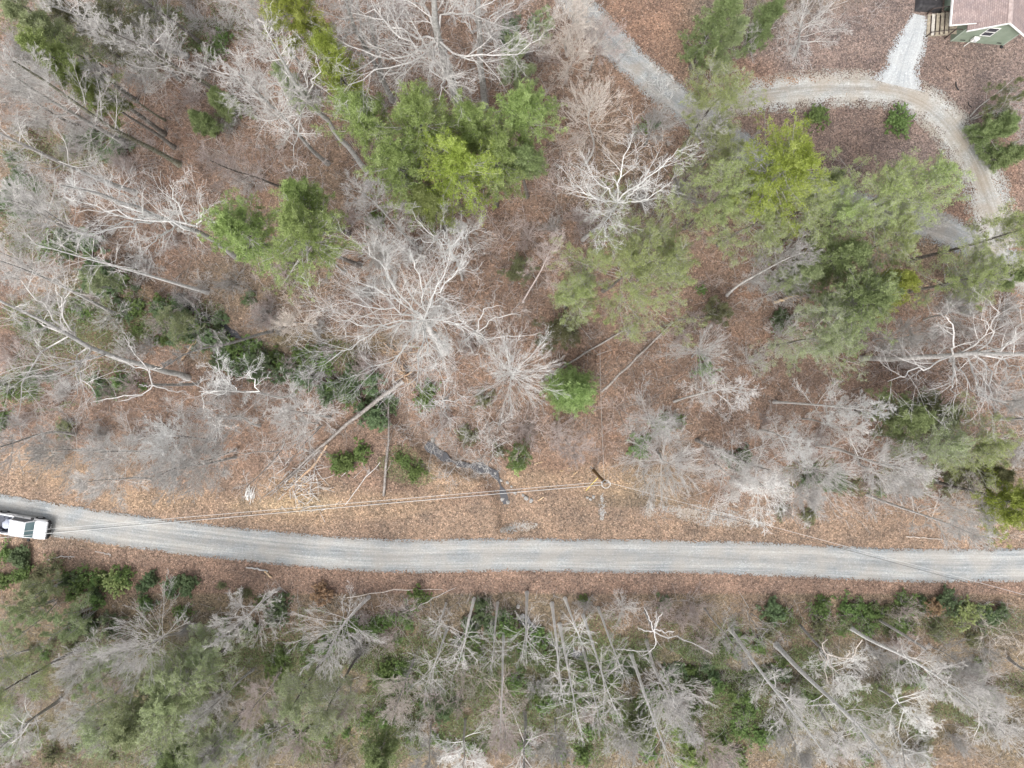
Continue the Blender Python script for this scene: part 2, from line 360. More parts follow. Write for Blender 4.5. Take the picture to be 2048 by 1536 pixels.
gm = gravel('road_gravel', (.275, .29, .293), (.20, .215, .22), (.39, .395, .385), 0.16, (.37, .335, .29))
ribbon('road', ROAD_C, lambda t: 1.72, gm, 0.06, 'pale grey gravel road')
gm2 = gravel('drive_gravel', (.28, .30, .305), (.21, .225, .23), (.38, .38, .37), 0.30, (.30, .24, .18))
ribbon('driveway', DRIVE, lambda t: 1.75, gm2, 0.045, 'grey gravel driveway curving under the trees')
gm3 = gravel('loop_gravel', (.33, .33, .315), (.24, .225, .20), (.43, .43, .41), 0.5, (.30, .24, .175))
ribbon('driveway_loop', ARC, lambda t: 1.2+1.2*math.sin(min(1, t*1.5)*1.57)+0.3*math.sin(t*9), gm3, 0.06, 'worn gravel drive loop past the house')
gm4 = gravel('path_gravel', (.36, .375, .38), (.29, .305, .31), (.44, .455, .455), 0.3, (.42, .42, .41))
ribbon('gravel_path', SPUR, lambda t: 1.75-1.0*t+0.55*math.sin(t*3.1)+1.3*max(0, .2-t)/.2, gm4, 0.075, 'white gravel path to the house steps')
gm5 = gravel('spill_gravel', (.33, .325, .31), (.25, .235, .215), (.42, .42, .41), 1.1, (.36, .28, .2))
for k, (pts, w_) in enumerate([([(1325,1018),(1390,1028),(1470,1040),(1530,1050)], 0.8), ([(1205,985),(1206,1010),(1203,1040)], 0.35), ([(1000,1062),(1030,1055),(1075,1050)], 0.45), ([(1298,1000),(1300,1035)], 0.5)]):
    ribbon('gravel_patch', pl(pts), lambda t, w_=w_: w_*(0.4+math.sin(t*3.1)), gm5, 0.05, 'pale gravel washed over the leaves by the road', 0.25, 8)
# creek water
m, n, l, b = mat('creek_water'); b.inputs['Base Color'].default_value = (.035, .035, .04, 1); b.inputs['Roughness'].default_value = 0.12; b.inputs['Specular IOR Level'].default_value = 0.6
g = n.new('ShaderNodeNewGeometry'); t = tex(n, l, 'ShaderNodeTexNoise', 5.0, g.outputs['Position'], Detail=3.0); bp = n.new('ShaderNodeBump'); bp.inputs['Strength'].default_value = 0.3; l.new(t.outputs[0], bp.inputs['Height']); l.new(bp.outputs[0], b.inputs['Normal'])
def water(pts):
    c = catmull(pts, 0.5); d = np.gradient(c, axis=0); d /= np.linalg.norm(d, axis=1)[:, None]; nn = np.stack([-d[:, 1], d[:, 0]], 1)
    cols = 5; v = np.linspace(-1.0, 1.0, cols); xy = c[:, None]+nn[:, None]*v[None, :, None]*(.32+.16*np.sin(np.arange(len(c))*.7)+.15*np.sin(np.arange(len(c))*1.9))[:, None, None]
    i = np.arange(len(c)*cols).reshape(len(c), cols); f = np.stack([i[:-1, :-1], i[1:, :-1], i[1:, 1:], i[:-1, 1:]], -1).reshape(-1, 4)[:, ::-1]
    z = np.full((len(c)*cols, 1), -0.56)
    o = link('creek', build_mesh('creek', [(np.hstack([xy.reshape(-1, 2), z]), f, 0, .5)], [m])); tag(o, 'narrow dark creek', None, kind='structure')
for a_, b_ in ((4, 7), (10, 16), (18, 22)): water(CREEK[a_:b_])

# ---------------------------------------------------------------- bare trees
def tree_trunk(h, r, top, S, bend, rng, r_top=0.25, start=(0, 0, -0.3)):
    t = np.linspace(0, 1, S+1)[:, None]
    p = np.array(start)*(1-t)+np.array(top)*t
    a = rng.normal(size=(3, 2))*bend*h
    off = a[0]*np.sin(np.pi*t)+0.45*a[1]*np.sin(2*np.pi*t)+0.25*a[2]*np.sin(3*np.pi*t)
    p[:, :2] += off
    flare = 1+0.5*np.exp(-t[:, 0]*h/0.5)
    return p, r*(1-(1-r_top)*t[:, 0]**0.9)*flare
STY = {
 # n1, crown start, elevation low/high, limb wander, n2, n3, n4, angle2, tropism, r ratio, profile
 'oak':   dict(n1=15, cs=.42, e0=12, e1=58, w=.13, n2=9, n3=7, n4=5, a2=42, tr=.05, rr=.50, prof=lambda t: 1.0-.45*t),
 'fine':  dict(n1=28, cs=.42, e0=25, e1=70, w=.055, n2=8, n3=7, n4=5, a2=32, tr=.06, rr=.32, prof=lambda t: 1.0-.55*t),
 'pole':  dict(n1=40, cs=.55, e0=-5, e1=50, w=.025, n2=5, n3=4, n4=0, a2=30, tr=.0, rr=.2, prof=lambda t: .45+.75*np.sin(np.pi*np.clip(t*.9+.1, 0, 1))),
 'burst': dict(n1=46, cs=.45, e0=5, e1=75, w=.03, n2=7, n3=6, n4=3, a2=24, tr=.02, rr=.17, prof=lambda t: 1.0-.5*t),
 'crown': dict(n1=26, cs=.60, e0=-5, e1=75, w=.10, n2=9, n3=7, n4=4, a2=42, tr=.03, rr=.34, prof=lambda t: np.sqrt(np.clip(1.05-.75*t**2, .1, 1))),
 'scrub': dict(n1=14, cs=.22, e0=25, e1=65, w=.16, n2=6, n3=5, n4=0, a2=45, tr=.04, rr=.4, prof=lambda t: 1.0-.5*t),
}
def bare_tree(h, top, r, spread, style, seed, bend=.015, dens=1.0, multi=1, r_top=.25, leaf=None, nleaf=0):
    rng = np.random.RandomState(seed); s = STY[style]
    tv = []; c_all = []; leaves = []
    for q in range(multi):
        tp = np.array([top[0], top[1], h], float); st = (0, 0, -.3); hh = h
        if multi > 1:
            a = q*6.283/multi+rng.rand(); dd = spread*.55*(.6+.6*rng.rand())
            tp[:2] += [math.cos(a)*dd, math.sin(a)*dd]; tp[2] *= .8+.25*rng.rand(); st = (.15*math.cos(a), .15*math.sin(a), -.3)
        p, rd = tree_trunk(hh, r/(multi**.5), tp, 14, bend, rng, r_top, st)
        v, f = tubes(p, rd, 9 if r > .12 else 6); tv.append((v, f, 0, .5))
        n1 = max(3, int(s['n1']*dens/(multi**.6)))
        t = s['cs']+(1-s['cs'])*((np.arange(n1)+rng.rand(n1)*.9)/n1)
        o, d = sample(p[None], np.zeros(n1, int), t); tl = (t-s['cs'])/(1-s['cs'])
        az = np.arange(n1)*2.39996+rng.rand()*6.3+rng.normal(size=n1)*.35
        el = np.radians(s['e0']+(s['e1']-s['e0'])*tl**.9+rng.normal(size=n1)*8)
        dr_ = np.stack([np.cos(az)*np.cos(el), np.sin(az)*np.cos(el), np.sin(el)], 1)
        L = spread*s['prof'](tl)*(.55+.6*rng.rand(n1))
        r0 = np.maximum(rsample(rd[None], np.zeros(n1, int), t)*s['rr']*(.6+.6*rng.rand(n1)), .012)
        r0 = np.minimum(r0, .012+L*.022)
        p1 = grow(o, dr_, L, 7, s['w'], s['tr'], rng); q1 = rad(r0, .012, 7)
        c_all.append((p1, q1, 5, .55))
        lv = (p1, q1, L)
        for nn_, an, ra, w_, S_, K_, ti in ((s['n2'], s['a2'], .54, s['w']*.9, 4, 4, .55), (s['n3'], s['a2']*1.05, .52, s['w']*.9, 3, 3, .6), (s['n4'], s['a2'], .58, s['w']*.9, 2, 3, .6)):
            if nn_ == 0: break
            o, nd, L2, r2, _ = spawn(*lv, nn_, .22, an, ra, rng, zb=.12, rr=.55, taper=.55)
            p2 = grow(o, nd, L2, S_, w_, .03, rng); q2 = rad(np.maximum(r2, .007), .005, S_)
            c_all.append((p2, q2, K_, ti)); lv = (p2, q2, L2)
        if leaf: leaves.append(lv)
    ch = []
    for p2, q2, K_, ti in c_all:
        v, f = tubes(p2, q2, K_); ch.append((v, f, 0, ti))
    lf = None
    if leaf:
        lc = []
        for lv in leaves:
            k = max(1, nleaf//max(1, len(lv[0])*len(leaves))+1); idx = np.repeat(np.arange(len(lv[0])), k)
            o, d = sample(lv[0], idx, .3+.7*rng.rand(len(idx))); lc.append(o)
        lf = leafcards(np.vstack(lc)[:], rng, .062, .045, 1, .06)
    return tv, ch, lf
def leafcards(c, rng, ln, wd, per, jit=.04, up=.3, tvar=.25, base=None):
    N = len(c)*per; cc = np.repeat(c, per, 0)+rng.normal(size=(N, 3))*jit
    d = norm(rng.normal(size=(N, 3))+np.array([0, 0, up])); s = norm(np.cross(d, norm(rng.normal(size=(N, 3)))))
    L = (ln*(.6+.8*rng.rand(N)))[:, None]; W = (wd*(.6+.8*rng.rand(N)))[:, None]
    v = np.stack([cc, cc+d*L*.5+s*W*.5, cc+d*L, cc+d*L*.5-s*W*.5], 1).reshape(-1, 3)
    f = np.arange(N*4).reshape(-1, 4)
    bt = np.repeat(base if base is not None else np.full(len(c), .5), per)
    t = np.clip(bt+rng.normal(size=N)*tvar, 0, 1)
    return v, f, 0, np.repeat(t, 4)
# ---------------------------------------------------------------- conifers
def conifer(h, top, r, spread, seed, cs=.45, n1=46, ln=.24, wd=.035, per=11, drop=-.02, e0=-5, e1=55, pw=.75, gap=.0, upb=.5, lob=1.0):
    rng = np.random.RandomState(seed)
    p, rd = tree_trunk(h, r, (top[0], top[1], h), 12, .01, rng, .12)
    v, f = tubes(p, rd, 8); tv = [(v, f, 0, .5)]
    t = cs+(1-cs)*((np.arange(n1)+rng.rand(n1))/n1); o, d = sample(p[None], np.zeros(n1, int), t); tl = (t-cs)/(1-cs)
    az = np.arange(n1)*2.39996+rng.normal(size=n1)*.3; el = np.radians(e0+(e1-e0)*tl+rng.normal(size=n1)*7)
    dd = np.stack([np.cos(az)*np.cos(el), np.sin(az)*np.cos(el), np.sin(el)], 1)
    lop = 1+lob*.28*np.sin(az*2+rng.rand()*6)+.18*lob*np.sin(az*3+rng.rand()*6)
    L = np.maximum(spread*(1-tl**1.6*.85)**pw*(.6+.5*rng.rand(n1))*lop, .4)
    L[rng.rand(n1) < gap] *= .4
    p1 = grow(o, dd, L, 6, .08, .02, rng); q1 = rad(np.clip(r*.22*(1-.6*tl), .02, .2), .01, 6)
    v, f = tubes(p1, q1, 4); bch = [(v, f, 0, .4)]
    o, nd, L2, r2, i2 = spawn(p1, q1, L, 9, .25, 50, .38, rng, zb=.1, rr=.5, taper=.5)
    p2 = grow(o, nd, L2, 3, .12, .04, rng); q2 = rad(r2, .006, 3); v, f = tubes(p2, q2, 3); bch.append((v, f, 0, .4))
    k = 5; idx = np.repeat(np.arange(len(p2)), k); c, d = sample(p2, idx, .25+.75*rng.rand(len(idx)))
    c = np.vstack([c, p1[:, 4:].reshape(-1, 3)]); c = c+rng.normal(size=c.shape)*.09
    cl = rng.normal(size=n1)*.16
    tf = np.tile((np.arange(k)+.5)/k, len(p2)); base = np.concatenate([.46+cl[i2[idx]]+.12*(rng.rand(len(idx))-.5), np.repeat(.6+cl, 3)])+.06*rng.normal(size=len(c))
    return tv, bch, leafcards(c, rng, ln, wd, per, .03, upb, .16, base)
def put_tree(name, px, py, parts, mats, label, cat, group=None, rz=0, auto=None, see=None, sc=1.0, names=('trunk', 'crown', 'foliage')):
    x, y, _ = P(px, py); z = gz1(x, y)
    o = thing(name, label, cat, (x, y, z), rz, group, see, auto); o.scale = (sc, sc, sc)
    for nm, me in zip(names, parts):
        if me is None: continue
        c = bpy.data.objects.new(nm, me); COL.objects.link(c); c.parent = o
    return o
def meshes(tv, ch, lf, mt, mc, ml=None, foliage='foliage'):
    out = [build_mesh('trunk', tv, [BARK[mt]])]
    if ml: out.append(build_mesh('branches', ch, [BARK[mc]])); out.append(build_mesh(foliage, [lf], [LEAF[ml]], smooth=False))
    else: out.append(build_mesh('crown', ch, [BARK[mc]]))
    return out
# ---------------------------------------------------------------- trees whose limbs the photo shows one by one
def resamp(w, n):
    w = np.array(w, float); s = np.concatenate([[0], np.cumsum(np.linalg.norm(np.diff(w[:, :3], axis=0), axis=1))]); t = np.linspace(0, s[-1], n)
    return np.stack([np.interp(t, s, w[:, k]) for k in range(w.shape[1])], 1)
def wpt(pts, base):
    out = []
    for q in pts:
        p = P(q[0], q[1], q[2]); out.append([p[0]-base[0], p[1]-base[1], p[2], q[3] if len(q) > 3 else np.nan])
    a = np.array(out); ok = ~np.isnan(a[:, 3]); ii = np.arange(len(a))
    a[:, 3] = np.interp(ii, ii[ok], a[ok, 3]) if ok.any() else .1
    return a
def limbed(base_px, trunk, limbs, seed, h0, h1, r1=.09, n2=9, n3=7, n4=4, wob=.16, a2=45, ra=.3, extra=8, spread=3.0):
    rng = np.random.RandomState(seed); base = P(*base_px)
    t = wpt(trunk, base); t[0, 2] = -.3
    tr = resamp(t, 15); tr[1:-1, :2] += rng.normal(size=(13, 2))*.06
    v, f = tubes(tr[:, :3], tr[:, 3]*(1+.4*np.exp(-np.maximum(tr[:, 2], 0)/.5)), 10); tv = [(v, f, 0, .5)]
    p1, q1, L = [], [], []
    for li in limbs:
        k = len(li); pts = [(a, b_, h0+(h1-h0)*(i/(k-1))**.8 if len(c_) == 0 else c_[0], r1*(1-.85*i/(k-1))) for i, (a, b_, *c_) in enumerate(li)]
        w = resamp(wpt(pts, base), 11)
        # the limb starts on the trunk
        j = np.argmin(np.linalg.norm(tr[:, :3]-w[0, :3], axis=1)); w[0, :3] = tr[j, :3]
        w[1:, :3] += rng.normal(size=(10, 3))*wob*.8
        p1.append(w[:, :3]); q1.append(w[:, 3]); L.append(np.linalg.norm(np.diff(w[:, :3], axis=0), axis=1).sum())
    p1 = np.array(p1); q1 = np.array(q1); L = np.array(L)
    v, f = tubes(p1, q1, 6); ch = [(v, f, 0, .55)]
    if extra:
        tt = .45+.55*rng.rand(extra); o, d = sample(tr[None, :, :3], np.zeros(extra, int), tt); az = np.arange(extra)*2.4+rng.rand(); e = np.radians(20+40*rng.rand(extra))
        dd = np.stack([np.cos(az)*np.cos(e), np.sin(az)*np.cos(e), np.sin(e)], 1); Lx = spread*(.5+.6*rng.rand(extra))
        px = grow(o, dd, Lx, 10, .12, .03, rng); qx = rad(np.full(extra, r1*.45), .012, 10); v, f = tubes(px, qx, 4); ch.append((v, f, 0, .55))
        p1 = np.vstack([p1, px]); q1 = np.vstack([q1, qx]); L = np.concatenate([L, Lx])
    lv = (p1, q1, L)
    for nn_, an, rat, w_, S_, K_ in ((n2, a2*.9, ra*1.12, .10, 5, 4), (n3, 38, .52, .10, 3, 3), (n4, 38, .6, .10, 2, 3)):
        o, nd, L2, r2, _ = spawn(*lv, nn_, .12, an, rat, rng, zb=.1, rr=.55, taper=.35)
        p2 = grow(o, nd, L2, S_, w_, .02, rng); q2 = rad(r2, .006, S_); v, f = tubes(p2, q2, K_); ch.append((v, f, 0, .6)); lv = (p2, q2, L2)
    return tv, ch
HL = [
 ((919,219), [(919,219,0,.42),(905,165,5,.38),(888,110,10,.34),(872,60,14,.28),(866,0,18,.2),(862,-60,22,.08)],
  [[(890,100),(925,112),(960,115),(1000,110),(1045,100),(1080,80)], [(889,95,11),(898,140,11),(905,180,11),(930,215,11),(958,222,11)], [(868,75),(830,75),(800,60),(750,30),(700,10)],
   [(872,70),(840,120),(800,130),(740,150),(680,190)], [(880,110),(840,100),(800,70),(760,45),(700,25)], [(868,30),(920,25),(960,15),(1010,-10)], [(866,20),(820,0),(780,-20)], [(872,90),(862,140),(885,160),(880,200)], [(876,80),(820,110),(760,115),(700,95),(650,110)]],
  11, 12, 18, .10, 'trunk', 'pale', 'huge thick trunked bare tree with long crooked white limbs at the top edge', dict(n2=12, n3=8, ra=.34, spread=5, extra=14)),
 ((970,215), [(970,215,0,.32),(962,140,7,.28),(957,68,12,.24),(956,0,17,.18),(955,-60,21,.07)],
  [[(958,55),(1000,85),(1030,105)], [(957,50),(930,20),(900,0)], [(957,60),(990,30),(1030,0),(1060,-20)], [(958,50),(1000,40),(1040,10)], [(957,70),(930,45),(940,10)]], 12, 13, 18, .08, 'trunk', 'pale', 'tall bare tree with wide grey trunk right of the huge one at the top edge', dict(spread=3.4)),
 ((1165,480), [(1165,480,0,.2),(1200,450,6,.17),(1235,405,12,.13)],
  [[(1235,400),(1290,360),(1330,325),(1357,300)], [(1235,405),(1240,350),(1250,310),(1265,270)], [(1232,395),(1200,365),(1165,335)], [(1235,405),(1200,400),(1170,385),(1145,366)], [(1240,405),(1290,400),(1345,365)], [(1235,405),(1215,440),(1205,460)], [(1240,405),(1275,380),(1290,340)]], 13, 12, 17, .07, 'grey', 'white', 'open white bare tree with straight forked limbs right of the big pine cluster', dict(wob=.1, n2=11, n3=7, ra=.36, spread=3.0)),
 ((890,705), [(890,705,0,.32),(868,670,6,.27),(848,640,10,.22)],
  [[(848,640),(800,590),(760,530),(735,490)], [(848,640),(840,580),(830,530),(820,490)], [(848,640),(870,590),(905,550),(940,520)], [(848,640),(800,640),(750,660),(700,700),(660,715)], [(848,640),(790,620),(730,610),(670,595)], [(848,640),(800,600),(750,575),(700,560)],
   [(848,640),(845,690),(840,740),(825,790)], [(848,640),(855,690),(875,740),(890,770)], [(848,640),(815,690),(770,730),(720,750)], [(848,640),(880,640),(910,650),(930,640)], [(848,640),(860,600),(880,560),(900,490)], [(848,640),(780,650),(710,650),(655,630)]], 14, 10, 18, .08, 'pale', 'white', 'broad sprawling white bare tree with limbs fanning out left of photo centre', dict(wob=.14, n2=11, n3=8, ra=.36, a2=38, spread=3.6, extra=12)),
 ((1722,717), [(1722,717,0,.25),(1800,716,6,.23),(1885,713,11,.2),(1960,708,14,.17),(2048,706,18,.12),(2120,704,21,.05)],
  [[(1900,712),(1912,670),(1900,640),(1860,625)], [(1890,716),(1850,738),(1810,750),(1770,765)], [(1905,715),(1905,770),(1905,820)], [(1930,712),(1960,770),(1990,830)], [(1950,710),(1980,680),(1990,640),(1985,600)], [(1985,708),(2030,680),(2045,620)], [(1960,715),(1985,750),(1975,790),(1990,820)], [(1920,708),(1950,690),(1975,660),(1965,625)], [(1940,708),(2000,695),(2060,650)], [(1895,715),(1925,745),(1960,800)], [(1990,710),(2040,740),(2060,800)]], 15, 12, 18, .085, 'grey', 'pale', 'tall grey bare tree with smooth leaning trunk reaching the right edge', dict(n2=7, n3=6, spread=2.6)),
 ((475,515), [(475,515,0,.27),(430,482,6,.24),(400,465,9,.21),(330,440,13,.17),(270,415,16,.13),(200,390,19,.09),(120,370,22,.04)],
  [[(400,465),(360,450),(300,440),(230,425),(150,430)], [(300,430),(250,440),(190,470)], [(330,440),(280,450),(230,460),(170,475)], [(290,420),(240,385),(190,340)], [(250,410),(200,395),(150,370)], [(380,455),(350,400),(340,370)], [(390,460),(410,430),(400,400)], [(360,450),(320,470),(290,500)], [(300,425),(260,440),(200,410),(120,395)]], 16, 13, 19, .085, 'trunk', 'white', 'white limbed bare tree streaming left from under the left pine pair', dict(n2=8, spread=2.6)),
 ((735,342), [(735,342,0,.26),(690,290,5,.23),(640,225,11,.19),(605,190,14,.16),(570,130,19,.1),(540,80,23,.05)],
  [[(620,205),(580,180),(530,165),(450,145),(390,125)], [(610,195),(570,190),(520,200),(470,190)], [(605,190),(610,150),(600,120)], [(600,200),(575,220),(545,240),(510,260)], [(600,200),(600,240),(590,290),(585,310)], [(610,195),(640,140),(620,100)], [(590,165),(560,110),(520,60)], [(580,150),(540,110),(500,90)]], 17, 13, 19, .075, 'trunk', 'pale', 'white crowned bare tree whose grey trunk starts left of the big pine cluster', dict(n2=8, spread=2.6)),
 ((376,757), [(376,757,0,.28),(300,735,5,.25),(219,712,9,.21),(170,690,11,.18),(120,662,13,.15),(60,630,16,.12),(0,600,19,.09),(-60,570,22,.04)],
  [[(215,712),(150,725),(80,735),(0,765)], [(200,708),(140,735),(60,760),(0,790)], [(165,690),(130,640),(115,590),(100,560)], [(130,665),(80,600),(30,560),(0,540)], [(90,645),(50,640),(0,640)], [(150,700),(155,760),(140,810)], [(120,662),(125,610),(140,580)], [(100,680),(60,735),(40,790),(30,840)], [(180,695),(160,740),(190,780),(180,800)]], 18, 10, 18, .08, 'trunk', 'pale', 'big bare tree with forked grey limbs spreading off the left edge', dict(n2=8, n3=7, spread=3.0)),
 ((962,684), [(962,684,0,.15),(956,675,6,.13),(950,662,10,.10)],
  [[(950,665),(970,620),(985,612),(1010,610)], [(950,665),(990,635),(1035,625),(1045,640)], [(950,660),(915,635),(912,610),(920,605)], [(945,670),(990,675),(1040,670),(1080,668)], [(925,678),(945,700),(975,735)], [(950,660),(975,680),(985,720)], [(950,665),(925,680),(920,700)]], 19, 10, 13, .06, 'grey', 'pale', 'small crooked pale bare tree between the sprawling white tree and the spiky grey tree', dict(n2=6, n3=5, spread=1.8, extra=4)),
 ((893,797), [(893,797,0,.12),(890,799,6,.1),(885,802,10,.07)],
  [[(885,802),(850,830),(815,870)], [(885,802),(880,840),(870,880)], [(885,802),(905,840),(930,880)], [(885,802),(930,805),(950,830)], [(885,802),(900,850),(905,890)], [(885,802),(855,810),(820,825)], [(885,802),(890,760),(900,740)]], 20, 10, 12, .045, 'grey', 'pale', 'slender bare tree with arching pale twigs just below the sprawling white tree', dict(n2=7, spread=1.8, extra=4)),
 ((925,560), [(925,560,0,.13),(915,525,5,.12),(899,492,10,.1)],
  [[(899,492),(860,470),(835,440),(825,425)], [(899,492),(880,455),(885,435)], [(899,492),(850,480),(810,470)], [(899,492),(890,520),(870,540)], [(899,492),(930,470),(960,455)]], 21, 10, 14, .06, 'grey', 'white', 'small white bare tree with zigzag limbs just below the big pine cluster', dict(n2=7, spread=2.0)),
 ((585,790), [(585,790,0,.12),(560,795,5,.1),(480,780,11,.08),(400,783,14,.04)],
  [[(480,780),(440,790),(410,775),(370,760)], [(470,780),(440,740),(410,725)], [(480,782),(450,760),(430,715)], [(400,783),(420,830),(440,860)], [(520,785),(500,750),(510,740)]], 22, 11, 14, .05, 'pale', 'white', 'low bare tree with pale forked limbs right of the broken white snag', dict(n2=7, spread=2.2)),
]
for i, (b_, tk, lm, sd, h0, h1, r1, mt, mc, lab, kw) in enumerate(HL):
    tv, ch = limbed(b_, tk, lm, sd, h0, h1, r1, **kw)
    put_tree('bare_tree', *b_, meshes(tv, ch, None, mt, mc), None, lab, 'tree')
